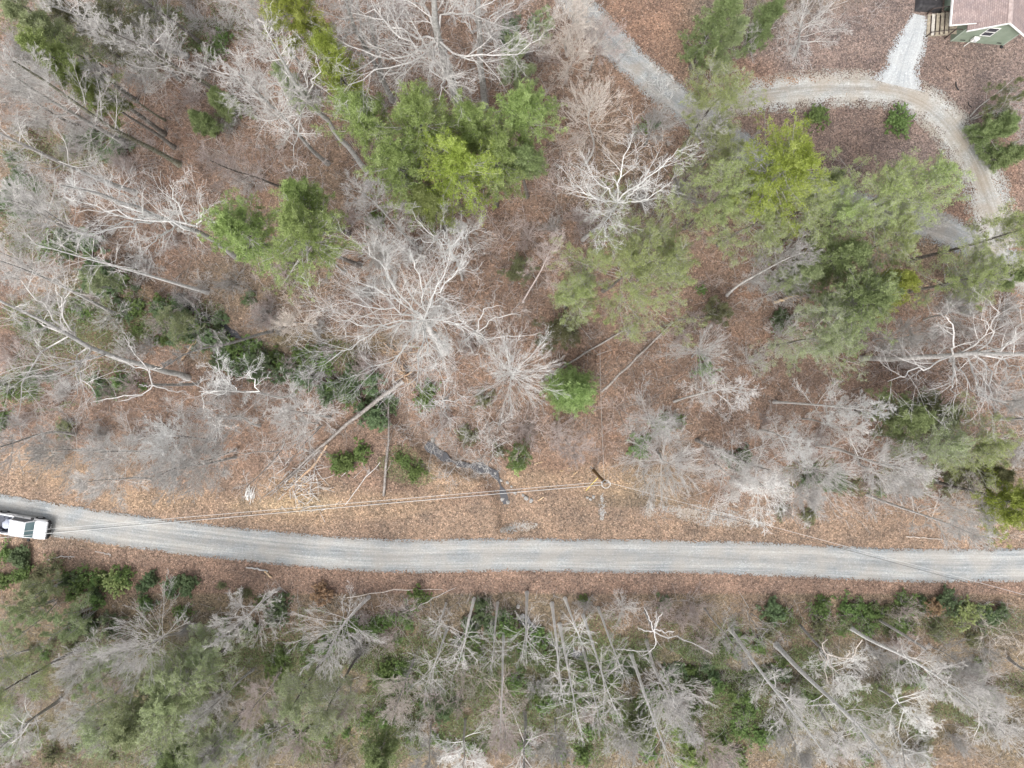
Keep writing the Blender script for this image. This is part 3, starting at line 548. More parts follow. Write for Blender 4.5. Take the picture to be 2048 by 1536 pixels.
# ---------------------------------------------------------------- other bare trees: base px, top px, height (0 = from the lean seen in plan), trunk radius, spread, style, trunk bark, crown bark, seed
LOOK = {'oak': 'crooked limbed', 'fine': 'fine twigged', 'pole': 'straight pole like', 'burst': 'spiky radiating', 'scrub': 'low bushy'}
BT = [
 # upper left
 (375,112,110,15,0,.24,3.6,'oak','trunk','pale'), (455,198,200,70,0,.2,3.0,'fine','moss','grey'), (470,215,215,62,0,.16,2.8,'oak','dark','pale'),
 (360,330,30,125,22,.22,3.6,'fine','moss','grey'), (256,290,-20,120,20,.2,3.6,'fine','trunk','pale'), (270,385,-80,230,22,.22,3.4,'oak','grey','pale'),
 (560,372,420,320,0,.13,3.0,'fine','dark','pink'), (655,325,470,140,0,.2,3.4,'fine','trunk','pale'), (400,85,255,-30,0,.17,2.8,'fine','dark','grey'),
 (525,62,440,-40,0,.2,3.4,'fine','trunk','pale'), (600,130,520,20,16,.14,3.0,'fine','grey','pale'), (785,200,690,-10,0,.26,3.2,'oak','trunk','grey'),
 (762,160,735,30,14,.2,3.0,'oak','trunk','pale'), (832,494,715,380,0,.12,2.6,'fine','trunk','grey'), (640,420,590,340,10,.08,2.4,'scrub','grey','pink'),
 (330,240,200,150,14,.12,2.8,'fine','moss','grey'), (160,250,40,180,14,.14,3.2,'fine','dark','grey'), (200,480,60,400,18,.13,3.0,'fine','grey','pale'),
 (415,585,60,485,22,.14,2.4,'pole','pale','pale'), (228,628,-20,515,19,.15,3.0,'fine','trunk','pale'), (150,870,-60,905,17,.13,3.0,'fine','trunk','pale'),
 (170,470,20,400,20,.16,3.4,'oak','grey','pale'),(110,560,-10,500,16,.14,3.2,'oak','grey','pale'),
 (545,662,330,735,19,.14,1.2,'fine','trunk','grey'), (690,545,610,480,13,.1,2.4,'fine','trunk','grey'),
 # left, below
 (660,835,581,820,14,.13,3.6,'fine','grey','pale'), (520,852,437,830,14,.12,3.4,'fine','grey','pale'), (430,880,340,872,15,.13,3.6,'fine','grey','white'),
 (470,915,320,950,15,.13,3.2,'fine','grey','pale'), (330,905,200,905,15,.12,3.4,'fine','grey','pale'), (470,900,395,925,12,.1,3.2,'fine','grey','grey'),
 (560,900,510,915,10,.1,3.0,'scrub','grey','pale'), (300,960,170,965,12,.1,2.8,'fine','grey','pale'), (200,900,90,900,12,.1,2.8,'fine','trunk','grey'), (640,655,575,645,11,.08,2.4,'fine','grey','cream'),
 (400,640,380,620,6,.06,1.8,'scrub','grey','grey'), (640,850,555,880,11,.1,2.8,'scrub','grey','pale'),
 # centre and upper middle
 (1172,325,1188,205,15,.11,3.3,'burst','grey','cream'), (1045,605,1118,470,14,.09,2.2,'fine','pink','pink'), (765,520,755,495,13,.1,2.6,'burst','grey','pale'),
 (790,545,765,515,9,.1,2.6,'fine','grey','pale'), (935,490,930,455,12,.07,1.7,'burst','grey','pale'), (1025,756,1022,745,15,.13,3.7,'burst','pale','white'),
 (1135,110,1145,30,14,.1,2.8,'fine','grey','cream'), (1130,165,1160,95,12,.1,3.0,'fine','pink','cream'), (1180,140,1210,60,11,.08,2.4,'fine','grey','pink'), (1232,130,1248,85,8,.05,1.5,'scrub','grey','pale'),
 (1300,200,1330,155,10,.06,1.9,'scrub','grey','white'), (1290,290,1320,240,11,.09,2.6,'fine','dark','grey'), (1110,380,1105,330,10,.07,2.6,'scrub','pink','pink'), (1280,470,1300,430,9,.08,2.4,'scrub','grey','grey'),
 (977,850,980,870,9,.08,2.6,'scrub','grey','pale'), (985,915,968,930,7,.06,2.0,'scrub','grey','white'), (1010,480,1010,440,9,.06,2.4,'scrub','pink','pink'), (960,430,950,390,8,.05,2.0,'scrub','pink','pink'),
 (890,960,905,930,5,.04,1.6,'scrub','grey','grey'), (1060,850,1070,880,9,.06,2.4,'scrub','pink','pink'), (1130,880,1150,910,9,.06,2.3,'fine','pink','pink'),
 (1180,330,1170,290,7,.05,2.0,'scrub','grey','pink'),
 (915,890,920,900,5,.05,2.2,'scrub','grey','grey'), (950,925,948,935,5,.05,2.0,'scrub','pink','grey'), (870,870,868,880,6,.05,2.2,'scrub','grey','grey'), (110,150,60,100,12,.1,2.8,'fine','grey','grey'),
 # right half
 (1454,592,1605,505,14,.12,3.0,'fine','pale','grey'), (1540,590,1590,560,9,.1,2.6,'fine','grey','pale'), (1385,715,1403,703,11,.09,2.9,'burst','grey','pale'), (1290,838,1312,848,13,.11,3.2,'fine','grey','pale'),
 (1316,905,1345,930,12,.12,3.6,'burst','grey','pale'), (1348,804,1490,785,15,.11,2.8,'oak','grey','pale'), (1546,804,1760,822,15,.12,2.7,'fine','pale','white'), (1604,838,1720,850,12,.08,2.4,'fine','grey','pale'),
 (1990,838,2160,845,16,.17,3.0,'oak','grey','pale'), (1392,879,1540,940,14,.15,3.6,'oak','dark','pale'), (1632,890,1850,945,16,.14,3.0,'fine','grey','pale'), (1734,989,1960,1075,15,.13,2.8,'fine','grey','pale'),
 (1520,860,1600,890,12,.11,3.0,'oak','grey','white'), (1590,920,1655,945,12,.1,3.4,'burst','grey','pale'), (1460,935,1530,975,12,.12,3.6,'oak','grey','white'), (1430,930,1480,960,10,.1,3.0,'fine','grey','pale'),
 (1560,960,1620,1000,10,.09,2.6,'fine','grey','pale'), (1720,930,1810,970,12,.1,3.2,'fine','grey','pale'), (1750,680,1813,675,9,.09,2.8,'fine','grey','grey'), (1850,640,1920,615,11,.1,3.0,'fine','grey','grey'),
 (1890,570,1990,560,11,.09,2.4,'fine','grey','pale'), (1240,820,1255,835,10,.07,2.4,'scrub','pink','pink'), (1290,950,1320,965,8,.07,2.4,'scrub','grey','pale'), (1560,1000,1600,1020,7,.06,2.0,'scrub','grey','pale'),
 (1880,1000,1960,1030,9,.08,2.6,'fine','grey','pale'), (1960,1010,2030,1050,8,.06,2.2,'scrub','cream','cream'), (1960,790,2040,800,13,.12,3.0,'fine','grey','grey'),
 (1590,110,1605,45,12,.14,3.4,'oak','grey','pale'), (1480,100,1500,60,9,.08,2.2,'scrub','grey','grey'), (1990,260,2045,225,8,.07,2.8,'scrub','grey','grey'), (1780,460,1870,440,10,.09,2.2,'fine','dark','grey'),
 (1380,440,1350,380,9,.09,2.6,'fine','dark','grey'), (1440,340,1420,240,13,.13,2.6,'oak','dark','grey'), (1640,470,1600,500,9,.08,2.4,'scrub','grey','grey'),
 # below the road
 (560,1177,440,1275,11,.12,2.6,'fine','pale','pale'), (372,1258,258,1305,14,.16,4.2,'burst','grey','pale'), (250,1290,150,1325,12,.11,3.2,'fine','pale','pale'), (738,1194,652,1315,13,.16,3.8,'burst','pale','pale'),
 (560,1344,500,1425,11,.1,2.6,'fine','grey','pink'), (506,1341,385,1445,13,.11,2.4,'fine','trunk','grey'), (632,1416,465,1520,14,.1,2.4,'fine','grey','grey'), (240,1380,135,1455,13,.1,2.6,'fine','grey','pale'),
 (120,1400,-10,1500,15,.16,3.2,'oak','grey','pale'), (610,1430,595,1490,9,.07,2.4,'burst','grey','pink'), (60,1300,-20,1330,11,.1,3.0,'fine','grey','grey'), (480,1440,420,1510,10,.08,2.6,'fine','grey','grey'),
 (1054,1186,1052,1310,15,.13,2.4,'pole','pale','pale'), (995,1207,984,1330,14,.1,1.8,'pole','grey','grey'), (948,1198,917,1330,15,.12,2.2,'pole','pale','pale'), (1008,1264,1000,1470,19,.11,2.2,'pole','grey','pink'),
 (1104,1207,1124,1390,17,.13,2.2,'pole','grey','pale'), (1119,1248,1160,1460,19,.12,2.4,'pole','grey','pale'), (1130,1197,1165,1290,12,.12,2.0,'pole','pale','white'), (1166,1230,1230,1420,17,.12,2.3,'pole','grey','pale'),
 (1196,1215,1250,1360,14,.1,1.8,'pole','grey','grey'), (1169,1306,1205,1460,17,.1,2.2,'pole','grey','grey'), (1261,1306,1345,1540,20,.14,2.8,'pole','pale','pale'), (1292,1279,1385,1470,17,.14,3.0,'fine','pale','pale'),
 (892,1207,872,1265,9,.08,1.6,'pole','pale','pale'), (894,1259,852,1370,12,.1,2.6,'pole','grey','grey'), (827,1320,788,1420,12,.12,2.8,'fine','grey','cream'), (793,1228,795,1240,6,.08,3.0,'scrub','pink','pink'),
 (1000,1400,1010,1480,12,.11,3.2,'fine','grey','pink'), (1049,1426,1052,1580,14,.17,3.8,'oak','trunk','pale'), (930,1440,925,1530,12,.12,3.4,'oak','grey','white'), (860,1450,850,1540,11,.1,2.8,'fine','grey','grey'),
 (1461,1259,1665,1530,20,.17,2.8,'fine','white','pale'), (1553,1290,1790,1545,21,.23,3.4,'oak','white','pale'), (1700,1255,1960,1420,19,.17,3.4,'fine','white','pale'), (2018,1317,2200,1400,15,.14,3.0,'fine','grey','pale'),
 (1410,1218,1490,1330,12,.09,2.4,'fine','grey','grey'), (1330,1340,1352,1420,13,.1,3.0,'burst','grey','pale'), (1640,1300,1690,1370,10,.1,3.0,'oak','grey','white'), (1760,1380,1840,1440,12,.13,3.0,'oak','pale','white'),
 (1790,1460,1820,1560,12,.12,3.2,'oak','pale','white'), (1400,1450,1425,1530,11,.1,3.2,'fine','pink','pink'), (1880,1330,1990,1390,13,.13,3.2,'fine','grey','pale'), (1640,1420,1700,1490,13,.12,3.4,'oak','grey','pale'),
 (1910,1400,2010,1470,13,.12,3.2,'oak','grey','pale'), (1960,1250,2040,1290,8,.07,2.4,'scrub','cream','cream'), (1860,1290,1930,1330,9,.08,2.8,'fine','grey','grey'), (940,1330,930,1380,10,.07,2.8,'scrub','pink','pink'),
 (870,1390,860,1420,9,.06,2.6,'scrub','pink','pink'), (700,1370,690,1420,10,.08,2.6,'fine','grey','pink'), (1500,1230,1540,1290,9,.06,2.4,'scrub','grey','grey'), (1740,1290,1790,1330,8,.07,2.6,'scrub','grey','grey'),
 (1560,1440,1600,1510,11,.1,3.0,'fine','grey','grey'), (1240,1430,1260,1500,10,.08,2.6,'fine','grey','grey'), (1110,1440,1120,1500,10,.08,2.6,'fine','grey','grey'),(560,1230,540,1260,6,.05,1.6,'scrub','grey','pale'),
]
for i, (bx, by, tx, ty, h, r, sp_, st, mt, mc) in enumerate(BT):
    if h == 0:
        h = CAM_H*(1-math.hypot(bx-1024, by-768)/math.hypot(tx-1024, ty-768)); h = min(max(h, 9), 26)
    b0 = P(bx, by); t0 = P(tx, ty, h)
    lean = t0[:2]-b0[:2]
    dens = 1.0 if sp_ > 2.4 else .75
    tv, ch, _ = bare_tree(h, lean, r*(1.35 if st == 'pole' else 1.12), sp_*(.85 if st == 'pole' else 1.36 if by < 1180 else 1.15), st, 100+i, dens=dens, bend=.0025 if st == 'pole' else .014, multi=3 if st == 'scrub' else 1, r_top=.08 if st == 'pole' else .25)
    size = 'tall' if h > 15 else 'small' if h < 10.5 else 'medium'
    col = {'white': 'white', 'pale': 'pale', 'grey': 'grey', 'pink': 'pinkish brown', 'cream': 'cream'}[mc]
    put_tree('bare_tree', bx, by, meshes(tv, ch, None, ('white' if st == 'pole' else mt), mc), None, None, 'tree', 'bare leafless trees of the wood',
             auto='%s %s %s bare tree' % (size, LOOK[st], col), see=(0.35*bx+0.65*tx, 0.35*by+0.65*ty))
# ---------------------------------------------------------------- evergreens and trees in young leaf
# crown centre px, crown radius px, height, seed, leaf, kind
EV = [
 (600,25,62,20,'lime','pine','bright lime pine cut by the top edge','L'), (668,120,50,19,'lime','pine'), (130,125,50,19,'pine','pine'), (205,195,28,15,'pine','pine'), (85,60,40,17,'soft','pine'),
 (478,468,72,18,'pine','pine','broad olive green pine, left one of the left pine pair','L'), (632,462,80,19,'pine','pine','broad light green pine, right one of the left pine pair','L'), (610,385,40,18,'pine','pine'),
 (735,245,62,18,'pine','pine'), (835,262,78,19,'pine','pine','central bright pine of the big pine cluster','L'), (795,345,74,19,'pine','pine'), (900,335,78,18,'lime','pine'), (945,255,52,17,'pine','pine'), (985,330,58,16,'pine','pine'), (1060,235,60,17,'pine','pine'), (1060,320,36,14,'green','pine'), (860,400,42,15,'pine','pine'),
 (1242,545,116,14,'bud','bud','wide pale green leafing tree with rounded crown right of photo centre','L'), (1150,590,50,12,'bud','bud'), (1320,520,55,13,'bud','bud'),
 (1148,788,46,11,'fresh','pine','round green pine standing alone above the utility pole','L'),
 (1425,215,62,14,'bud','bud'), (1560,338,90,19,'lime','pine','bright lime pine over the driveway right of the fork','L'), (1510,440,60,13,'bud','bud'), (1430,400,85,13,'bud','bud'), (1420,300,45,12,'bud','bud'), (1600,420,60,13,'bud','bud'),
 (1740,400,85,14,'bud','bud','wide pale green leafing tree with dark limb over the driveway','L'), (1840,370,55,13,'bud','bud'), (1660,440,50,13,'bud','bud'), (1675,515,45,14,'green','hem'), (1690,610,85,16,'green','hem','dense dark green hemlock with drooping boughs on the right','L'), (1765,590,46,15,'lime','hem'), (1630,680,72,13,'soft','bud'), (1590,560,40,11,'soft','hem'), (1770,500,60,13,'bud','bud'),
 (1985,470,62,15,'bud','bud'), (1930,560,55,13,'bud','bud'), (2030,540,40,12,'green','pine'), (1440,30,50,12,'green','pine'), (1475,70,30,9,'soft','pine'), (1545,20,30,9,'green','pine'),
 (1800,830,50,12,'green','hem'), (1860,885,52,12,'soft','bud'), (1940,895,62,12,'bud','bud'), (2035,1000,52,14,'lime','pine'), (1860,830,35,9,'olive','hem'), (1990,940,35,11,'olive','pine'),
 (370,1370,85,13,'soft','hem','large soft green conifer, the tallest of the lower left group','L'), (300,1430,75,12,'soft','hem'), (220,1440,45,10,'soft','bud'), (420,1300,45,9,'soft','bud'), (600,1388,42,11,'soft','bud'), (672,1395,48,12,'soft','bud'), (25,1385,45,12,'bud','bud'), (60,1190,36,6,'soft','bud'), (130,1250,36,6,'soft','bud'),
 (30,1240,36,7,'soft','bud'), (420,1500,50,9,'soft','bud'), (350,1520,45,8,'green','hem'), (2010,250,30,6,'green','pine'), (2035,300,26,5,'green','pine'), (2040,180,30,8,'olive','bud'),
 (1671,352,13,5,'green','pine'), (1440,620,28,4,'olive','bud'), (1120,670,38,6,'olive','bud'), (440,200,26,5,'green','pine'), (395,238,20,4,'green','pine'), (560,150,26,8,'soft','pine'), (1035,535,26,5,'olive','bud'), (1040,915,24,4,'holly','bud'), (1030,100,30,9,'soft','pine'),
 (1085,30,26,8,'soft','bud'), (60,30,40,14,'soft','bud'), (250,60,45,12,'olive','bud'), (160,40,40,12,'olive','bud'), (190,560,30,5,'soft','bud'), (350,650,34,5,'soft','bud'), (20,1470,40,9,'soft','bud'), (180,1350,40,8,'soft','bud'), (760,1500,40,8,'green','hem'), (1380,1500,35,7,'pine','hem'), (1280,1450,35,7,'green','hem'),
]
protos = {}
def ev_mesh(kind, leaf, rpx, h, lean, seed, px=0, py=0):
    k = (1-h*.85/CAM_H)/20; R_ = rpx*k*(1.05 if kind == 'bud' else 1.3)
    if kind == 'bud':
        tv, ch, lf = bare_tree(h, lean, .07+h*.008, R_*1.34, 'crown' if h > 8 else 'scrub', seed, dens=1.0, multi=1 if h > 8 else 4, leaf=True, nleaf=int(12000+4600*R_*R_))
        v, f, mi_, t_ = lf
        return meshes(tv, ch, (v, f, mi_, t_), 'dark' if h > 8 else 'grey', 'grey', leaf)
    n1 = int(40+14*R_)*(2 if (px, py) == (1148, 788) else 1)
    if kind == 'hem':
        tv, ch, lf = conifer(h, lean, .06+h*.009, R_, seed, cs=.5, n1=int(n1*1.2), ln=.16, wd=.038, per=11, e0=-8, e1=45, gap=.1, upb=.2)
    else:
        tv, ch, lf = conifer(h, lean, .06+h*.010, R_, seed, cs=.62 if h > 12 else .15, n1=n1, ln=.21, wd=.038, per=10, gap=0 if (px, py) == (1148, 788) else .2, lob=.1 if (px, py) == (1148, 788) else 1)
    return meshes(tv, ch, lf, 'dark', 'grey', leaf)
EVN = {'pine': 'pine', 'hem': 'hemlock', 'bud': 'leafing tree'}
EVL = {'pine': 'yellow green', 'lime': 'bright lime', 'green': 'dark green', 'soft': 'soft grey green', 'bud': 'pale green', 'olive': 'dull olive', 'holly': 'fresh green', 'fresh': 'fresh green'}
for i, e in enumerate(EV):
    px, py, rp, h, leaf, kind = e[:6]
    hc = h*(.8 if kind != 'hem' else .66)
    kx = 1-hc/CAM_H
    bx = 1024+(px-1024)*kx; by = 768+(py-768)*kx
    rng = np.random.RandomState(700+i)
    lean = rng.normal(size=2)*.02*h
    ms = ev_mesh(kind, leaf, rp, h, lean, 300+i, px, py)
    nm = {'pine': 'pine_tree', 'hem': 'hemlock_tree', 'bud': 'leafing_tree'}[kind] if h > 5 else 'evergreen_shrub' if kind != 'bud' else 'leafing_shrub'
    cat = 'tree' if h > 5 else 'shrub'
    size = 'big' if rp > 60 else 'small' if rp < 36 else 'mid sized'
    if len(e) > 6:
        put_tree(nm, bx, by, ms, None, e[6], cat, None, 0, names=('trunk', 'branches', 'foliage'))
    else:
        put_tree(nm, bx, by, ms, None, None, cat, 'evergreens and leafing trees', 0, auto='%s %s %s' % (size, EVL[leaf], EVN[kind] if h > 5 else 'shrub'), see=(px, py), names=('trunk', 'branches', 'foliage'))
# ---------------------------------------------------------------- shrubs
def rhodo_mesh(R_, seed, leaf, ln=.15, wd=.055, nst=26, hh=.8):
    rng = np.random.RandomState(seed)
    az = rng.rand(nst)*6.283; el = np.radians(20+65*rng.rand(nst)); d = np.stack([np.cos(az)*np.cos(el), np.sin(az)*np.cos(el), np.sin(el)*hh], 1)
    o = np.zeros((nst, 3)); o[:, :2] = rng.normal(size=(nst, 2))*R_*.12; o[:, 2] = -.1
    L = R_*(.4+.85*rng.rand(nst)); p1 = grow(o, d, L, 5, .2, .05, rng); q1 = rad(np.full(nst, .02), .008, 5)
    v, f = tubes(p1, q1, 4); st = [(v, f, 0, .4)]
    o, nd, L2, r2, i2 = spawn(p1, q1, L, 7, .3, 45, .45, rng, zb=.3, rr=.6, taper=.5)
    p2 = grow(o, nd, L2, 3, .15, .06, rng); v, f = tubes(p2, rad(r2, .005, 3), 3); st.append((v, f, 0, .4))
    tips = np.vstack([p2[:, -1], p2[:, -2], p1[:, -1]]); bt = np.concatenate([.6+.1*rng.normal(size=len(p2)), .35+.1*rng.normal(size=len(p2)), .6+0*L])
    W = 8; N = len(tips)*W; c = np.repeat(tips, W, 0); a = np.tile(np.arange(W)*6.283/W, len(tips))+np.repeat(rng.rand(len(tips))*6.283, W)
    tilt = rng.normal(size=N)*.3; d = np.stack([np.cos(a)*np.cos(tilt), np.sin(a)*np.cos(tilt), np.sin(tilt)], 1); s = norm(np.cross(d, np.array([0, 0, 1.])))
    Lf = (ln*(.7+.6*rng.rand(N)))[:, None]; Wf = Lf*(wd/ln)
    m1 = c+d*Lf*.5+np.array([0, 0, .01]); tip = c+d*Lf-np.array([0, 0, .03])
    v = np.stack([c, m1+s*Wf*.5, tip, m1-s*Wf*.5], 1).reshape(-1, 3); f = np.arange(N*4).reshape(-1, 4)
    t = np.clip(np.repeat(bt, W)+rng.normal(size=N)*.14, 0, 1)
    return [build_mesh('stems', st, [BARK['dark']]), build_mesh('foliage', [(v, f, 0, np.repeat(t, 4))], [LEAF[leaf]], smooth=False)]
RH = {'dark': [rhodo_mesh(1.35, 900+i, 'rhodo') for i in range(6)], 'light': [rhodo_mesh(1.2, 920+i, 'holly', .12, .05) for i in range(4)], 'olive': [rhodo_mesh(1.1, 940+i, 'olive', .10, .03, 30, 1.0) for i in range(3)]}
GB = [(270,600,50,28,5,'d'),(420,650,40,26,4,'d'),(520,700,50,20,4,'l'),(590,762,40,18,4,'d'),(300,680,40,30,3,'l'),(100,480,40,36,4,'d'),(180,540,50,20,4,'d'),(680,790,30,20,3,'d'),(640,1300,40,30,4,'l'),(940,1300,40,30,4,'l'),(1060,1300,30,30,3,'l'),(1210,1350,50,40,5,'l'),(1330,1400,50,40,5,'l'),(560,1450,40,30,4,'o'),(1480,1300,60,30,5,'l'),(1560,1330,50,30,4,'d'),(1800,1350,50,30,4,'o'),(1430,1500,50,30,4,'l'),(860,1490,50,30,4,'l'),(120,1290,50,30,4,'o'),(200,1250,50,20,4,'d'),(450,1250,30,20,2,'l'),(1260,1330,30,20,3,'d'),(200,300,60,32,7,'d'),(50,330,50,50,5,'d'),(50,410,45,50,5,'d'),(150,500,60,26,7,'d'),(215,560,55,30,7,'d'),(172,612,22,20,3,'l'),(335,640,45,36,8,'d'),(385,655,30,26,5,'l'),(440,690,30,20,4,'d'),(480,722,60,24,9,'d'),(550,735,55,30,9,'d'),
 (625,730,45,25,8,'l'),(700,765,60,32,11,'d'),(760,820,38,36,6,'d'),(700,915,32,26,5,'l'),(820,930,25,22,3,'l'),(240,770,55,18,5,'d'),(60,770,60,26,6,'d'),(500,602,16,12,1,'d'),(100,860,60,20,3,'o'),(20,850,25,20,2,'d'),(90,640,40,30,2,'d'),
 (1128,670,20,28,3,'o'),(850,785,25,20,3,'l'),(1285,880,22,16,2,'l'),(1415,730,14,20,2,'l'),(1403,580,3,3,1,'l'),(1550,650,22,16,2,'d'),(1490,915,40,14,3,'d'),(1620,960,60,14,4,'d'),(1750,980,60,14,3,'o'),(1890,965,40,16,3,'o'),(1340,840,30,20,2,'l'),(1580,1025,50,10,3,'o'),
 (1000,100,30,25,2,'d'),(1060,60,40,25,2,'d'),(430,90,40,30,3,'o'),(260,60,60,30,4,'o'),(300,30,40,20,3,'o'),(95,150,40,20,2,'o'),(1160,100,18,12,1,'d'),(960,280,10,10,1,'d'),(1290,250,24,18,2,'d'),(740,430,30,16,2,'o'),(970,800,20,16,1,'o'),(940,860,30,16,2,'o'),(1000,900,20,12,1,'o'),
 (14,1100,16,12,2,'l'),(52,1115,18,8,2,'d'),(170,1165,60,32,8,'l'),(90,1155,50,26,5,'o'),(140,1180,60,30,3,'d'),(30,1150,30,30,3,'l'),(296,1160,18,18,3,'d'),(362,1165,22,24,5,'d'),(240,1150,20,10,2,'l'),(300,1198,28,14,3,'d'),(370,1215,12,18,2,'l'),(540,1150,26,18,3,'d'),(548,1212,26,28,5,'d'),(565,1315,22,26,4,'l'),
 (720,1240,30,20,3,'l'),(660,1160,8,6,1,'d'),(838,1190,10,6,1,'l'),(800,1250,55,28,5,'l'),(960,1225,38,34,6,'d'),(1015,1245,16,22,3,'d'),(800,1355,46,28,6,'l'),(885,1410,50,26,6,'d'),(1090,1370,70,50,9,'l'),(1230,1430,80,44,9,'l'),(1400,1345,50,26,6,'d'),(1448,1372,26,26,4,'l'),
 (1495,1410,20,20,3,'l'),(1500,1450,50,30,5,'l'),(1560,1225,22,12,3,'d'),(1652,1213,26,10,3,'o'),(1700,1222,34,16,5,'l'),(1775,1218,34,12,4,'o'),(1850,1203,50,12,4,'d'),(1820,1225,60,14,4,'l'),(1975,1222,26,14,3,'d'),(1600,1255,90,24,6,'o'),(1750,1255,90,20,6,'o'),(1900,1270,60,20,3,'o'),
 (320,1510,70,18,5,'d'),(150,1505,90,26,5,'o'),(460,1490,34,26,4,'l'),(650,1470,56,34,5,'l'),(750,1430,50,26,5,'l'),(1000,1500,70,26,4,'l'),(1330,1500,50,26,4,'o'),(1150,1500,50,26,4,'l'),(1700,1490,60,36,4,'l'),(1860,1500,60,30,3,'o'),(1165,1197,14,8,1,'l'),(1330,1205,10,8,1,'d'),(700,1270,20,16,2,'l'),(520,1260,30,30,3,'l'),(470,1180,40,16,3,'o'),(1600,1380,60,40,4,'l'),(1950,1350,60,40,3,'l')]
rng = np.random.RandomState(5); spots = []
for (cx, cy, rx, ry, nn_, kd) in GB:
    for j in range(nn_):
        a = rng.rand()*6.283; q = math.sqrt((j+.5)/nn_) if nn_ > 1 else 0
        spots.append((cx+rx*q*math.cos(a), cy+ry*q*math.sin(a), {'d': 'dark', 'l': 'light', 'o': 'olive'}[kd] if rng.rand() < .8 else 'light'))
NMS = {'dark': ('rhododendron', 'dark green glossy rhododendron', 'rhododendron'), 'light': ('laurel_shrub', 'fresh green broadleaf shrub', 'shrub'), 'olive': ('wild_shrub', 'olive green ragged shrub', 'shrub')}
for i, (px, py, kd) in enumerate(spots):
    w = P(px, py); rdist = float(min(seg_dist(w[0:1], w[1:2], ROAD_C)[0], seg_dist(w[0:1], w[1:2], DRIVE)[0]))
    if rdist < 3.2: continue
    nm, look, cat = NMS[kd]; ms = RH[kd][i % len(RH[kd])]
    s = .42+.72*rng.rand()
    put_tree(nm, px, py, ms, None, None, cat, 'evergreen shrubs of the wood floor', rng.rand()*6.28, auto=('small ' if s < .8 else 'spreading ' if s > 1.02 else '')+look, see=(px, py), sc=s, names=('stems', 'foliage'))
for (px, py, sc, lf, lab) in [(1630,237,1.15,'holly','ragged variegated shrub, left one of two garden shrubs inside the driveway loop'), (1790,247,1.3,'holly','dense oval clipped green shrub beside the driveway loop'), (2000,245,1.1,'rhodo','dark green garden shrub by the right edge, right of the driveway loop'),
                          (1925,1222,1.3,'bud','yellow green feathery shrub along the verge near the right end of the road'), (235,1163,1.2,'bud','yellow green feathery shrub below the road near the pickup'), (1860,1213,1.0,'tan','tan shrub with dry leaves among green ones below the road'), (648,1185,1.1,'tan','tan dry leaved shrub below the road near the left verge'), (1965,1222,.8,'bud','small yellow green shrub beside a dark one near the right end of the verge'), (1036,925,.9,'bud','soft yellow green bush between the creek bend and the utility pole')]:
    ms = rhodo_mesh(1.2, int(px), lf, .10, .045, 44, .95)
    put_tree('garden_shrub' if py < 300 else 'verge_shrub', px, py, ms, None, lab, 'shrub', None, .3, sc=sc, names=('stems', 'foliage'))
# bare twiggy brush
def brush(R_, seed, mt, n1=22):
    rng = np.random.RandomState(seed); az = rng.rand(n1)*6.283; el = np.radians(30+55*rng.rand(n1))
    d = np.stack([np.cos(az)*np.cos(el), np.sin(az)*np.cos(el), np.sin(el)], 1); L = R_*(.7+.6*rng.rand(n1)); o = np.zeros((n1, 3)); o[:, :2] = rng.normal(size=(n1, 2))*.12; o[:, 2] = -.1
    p1 = grow(o, d, L, 6, .07, .03, rng); q1 = rad(np.full(n1, .022), .008, 6); v, f = tubes(p1, q1, 4); ch = [(v, f, 0, .5)]; lv = (p1, q1, L)
    for nn_, ra in ((7, .45), (5, .5), (3, .5)):
        o, nd, L2, r2, _ = spawn(*lv, nn_, .25, 38, ra, rng, zb=.1, rr=.6); p2 = grow(o, nd, L2, 3, .08, .02, rng); q2 = rad(r2, .005, 3); v, f = tubes(p2, q2, 3); ch.append((v, f, 0, .6)); lv = (p2, q2, L2)
    return build_mesh('bare_brush', ch, [BARK[mt]])
BR = [brush(2.2, 1000+i, ['pink', 'grey', 'pale', 'pink', 'grey', 'pink'][i]) for i in range(6)]
FOREST = [(0,0,1100,200),(0,200,1180,860),(0,860,480,930),(850,840,1180,905),(1180,600,2048,960),(1300,960,2048,1040),(0,1200,2048,1536),(560,1190,1500,1230),(1480,0,1760,60),(1250,380,1560,600),(1850,560,2048,700)]
area = np.array([(c-a)*(d-b_) for a, b_, c, d in FOREST], float); area /= area.sum()
rng = np.random.RandomState(77)
def forest_pts(N, rng, margin=2.6):
    k = rng.choice(len(FOREST), N*2, p=area); F = np.array(FOREST)[k]; px = F[:, 0]+rng.rand(N*2)*(F[:, 2]-F[:, 0]); py = F[:, 1]+rng.rand(N*2)*(F[:, 3]-F[:, 1])
    x = (px-1024)/20; y = (768-py)/20
    d = np.minimum(seg_dist(x, y, ROAD_C)-margin, np.minimum(seg_dist(x, y, DRIVE)-2.2, seg_dist(x, y, ARC)-2.2)); d = np.minimum(d, seg_dist(x, y, CREEK)+.01)
    ok = d > 0; return px[ok][:N], py[ok][:N], x[ok][:N], y[ok][:N]
bx_, by_, x_, y_ = forest_pts(210, rng)
for i in range(len(bx_)):
    w = (x_[i], y_[i]); o = bpy.data.objects.new('bare_brush', BR[i % 6]); COL.objects.link(o); s = .55+.65*rng.rand()
    o.location = (w[0], w[1], gz1(*w)); o.rotation_euler = (0, 0, rng.rand()*6.28); o.scale = (s, s, s*.9)
    tag(o, None, 'bush', 'leafless brush between the trees'); THINGS.append((o, ('large ' if s > .95 else 'small ' if s < .75 else '')+{0: 'pinkish', 1: 'grey', 2: 'pale', 3: 'pinkish', 4: 'grey', 5: 'pinkish'}[i % 6]+' leafless brush', (float(bx_[i]), float(by_[i]))))
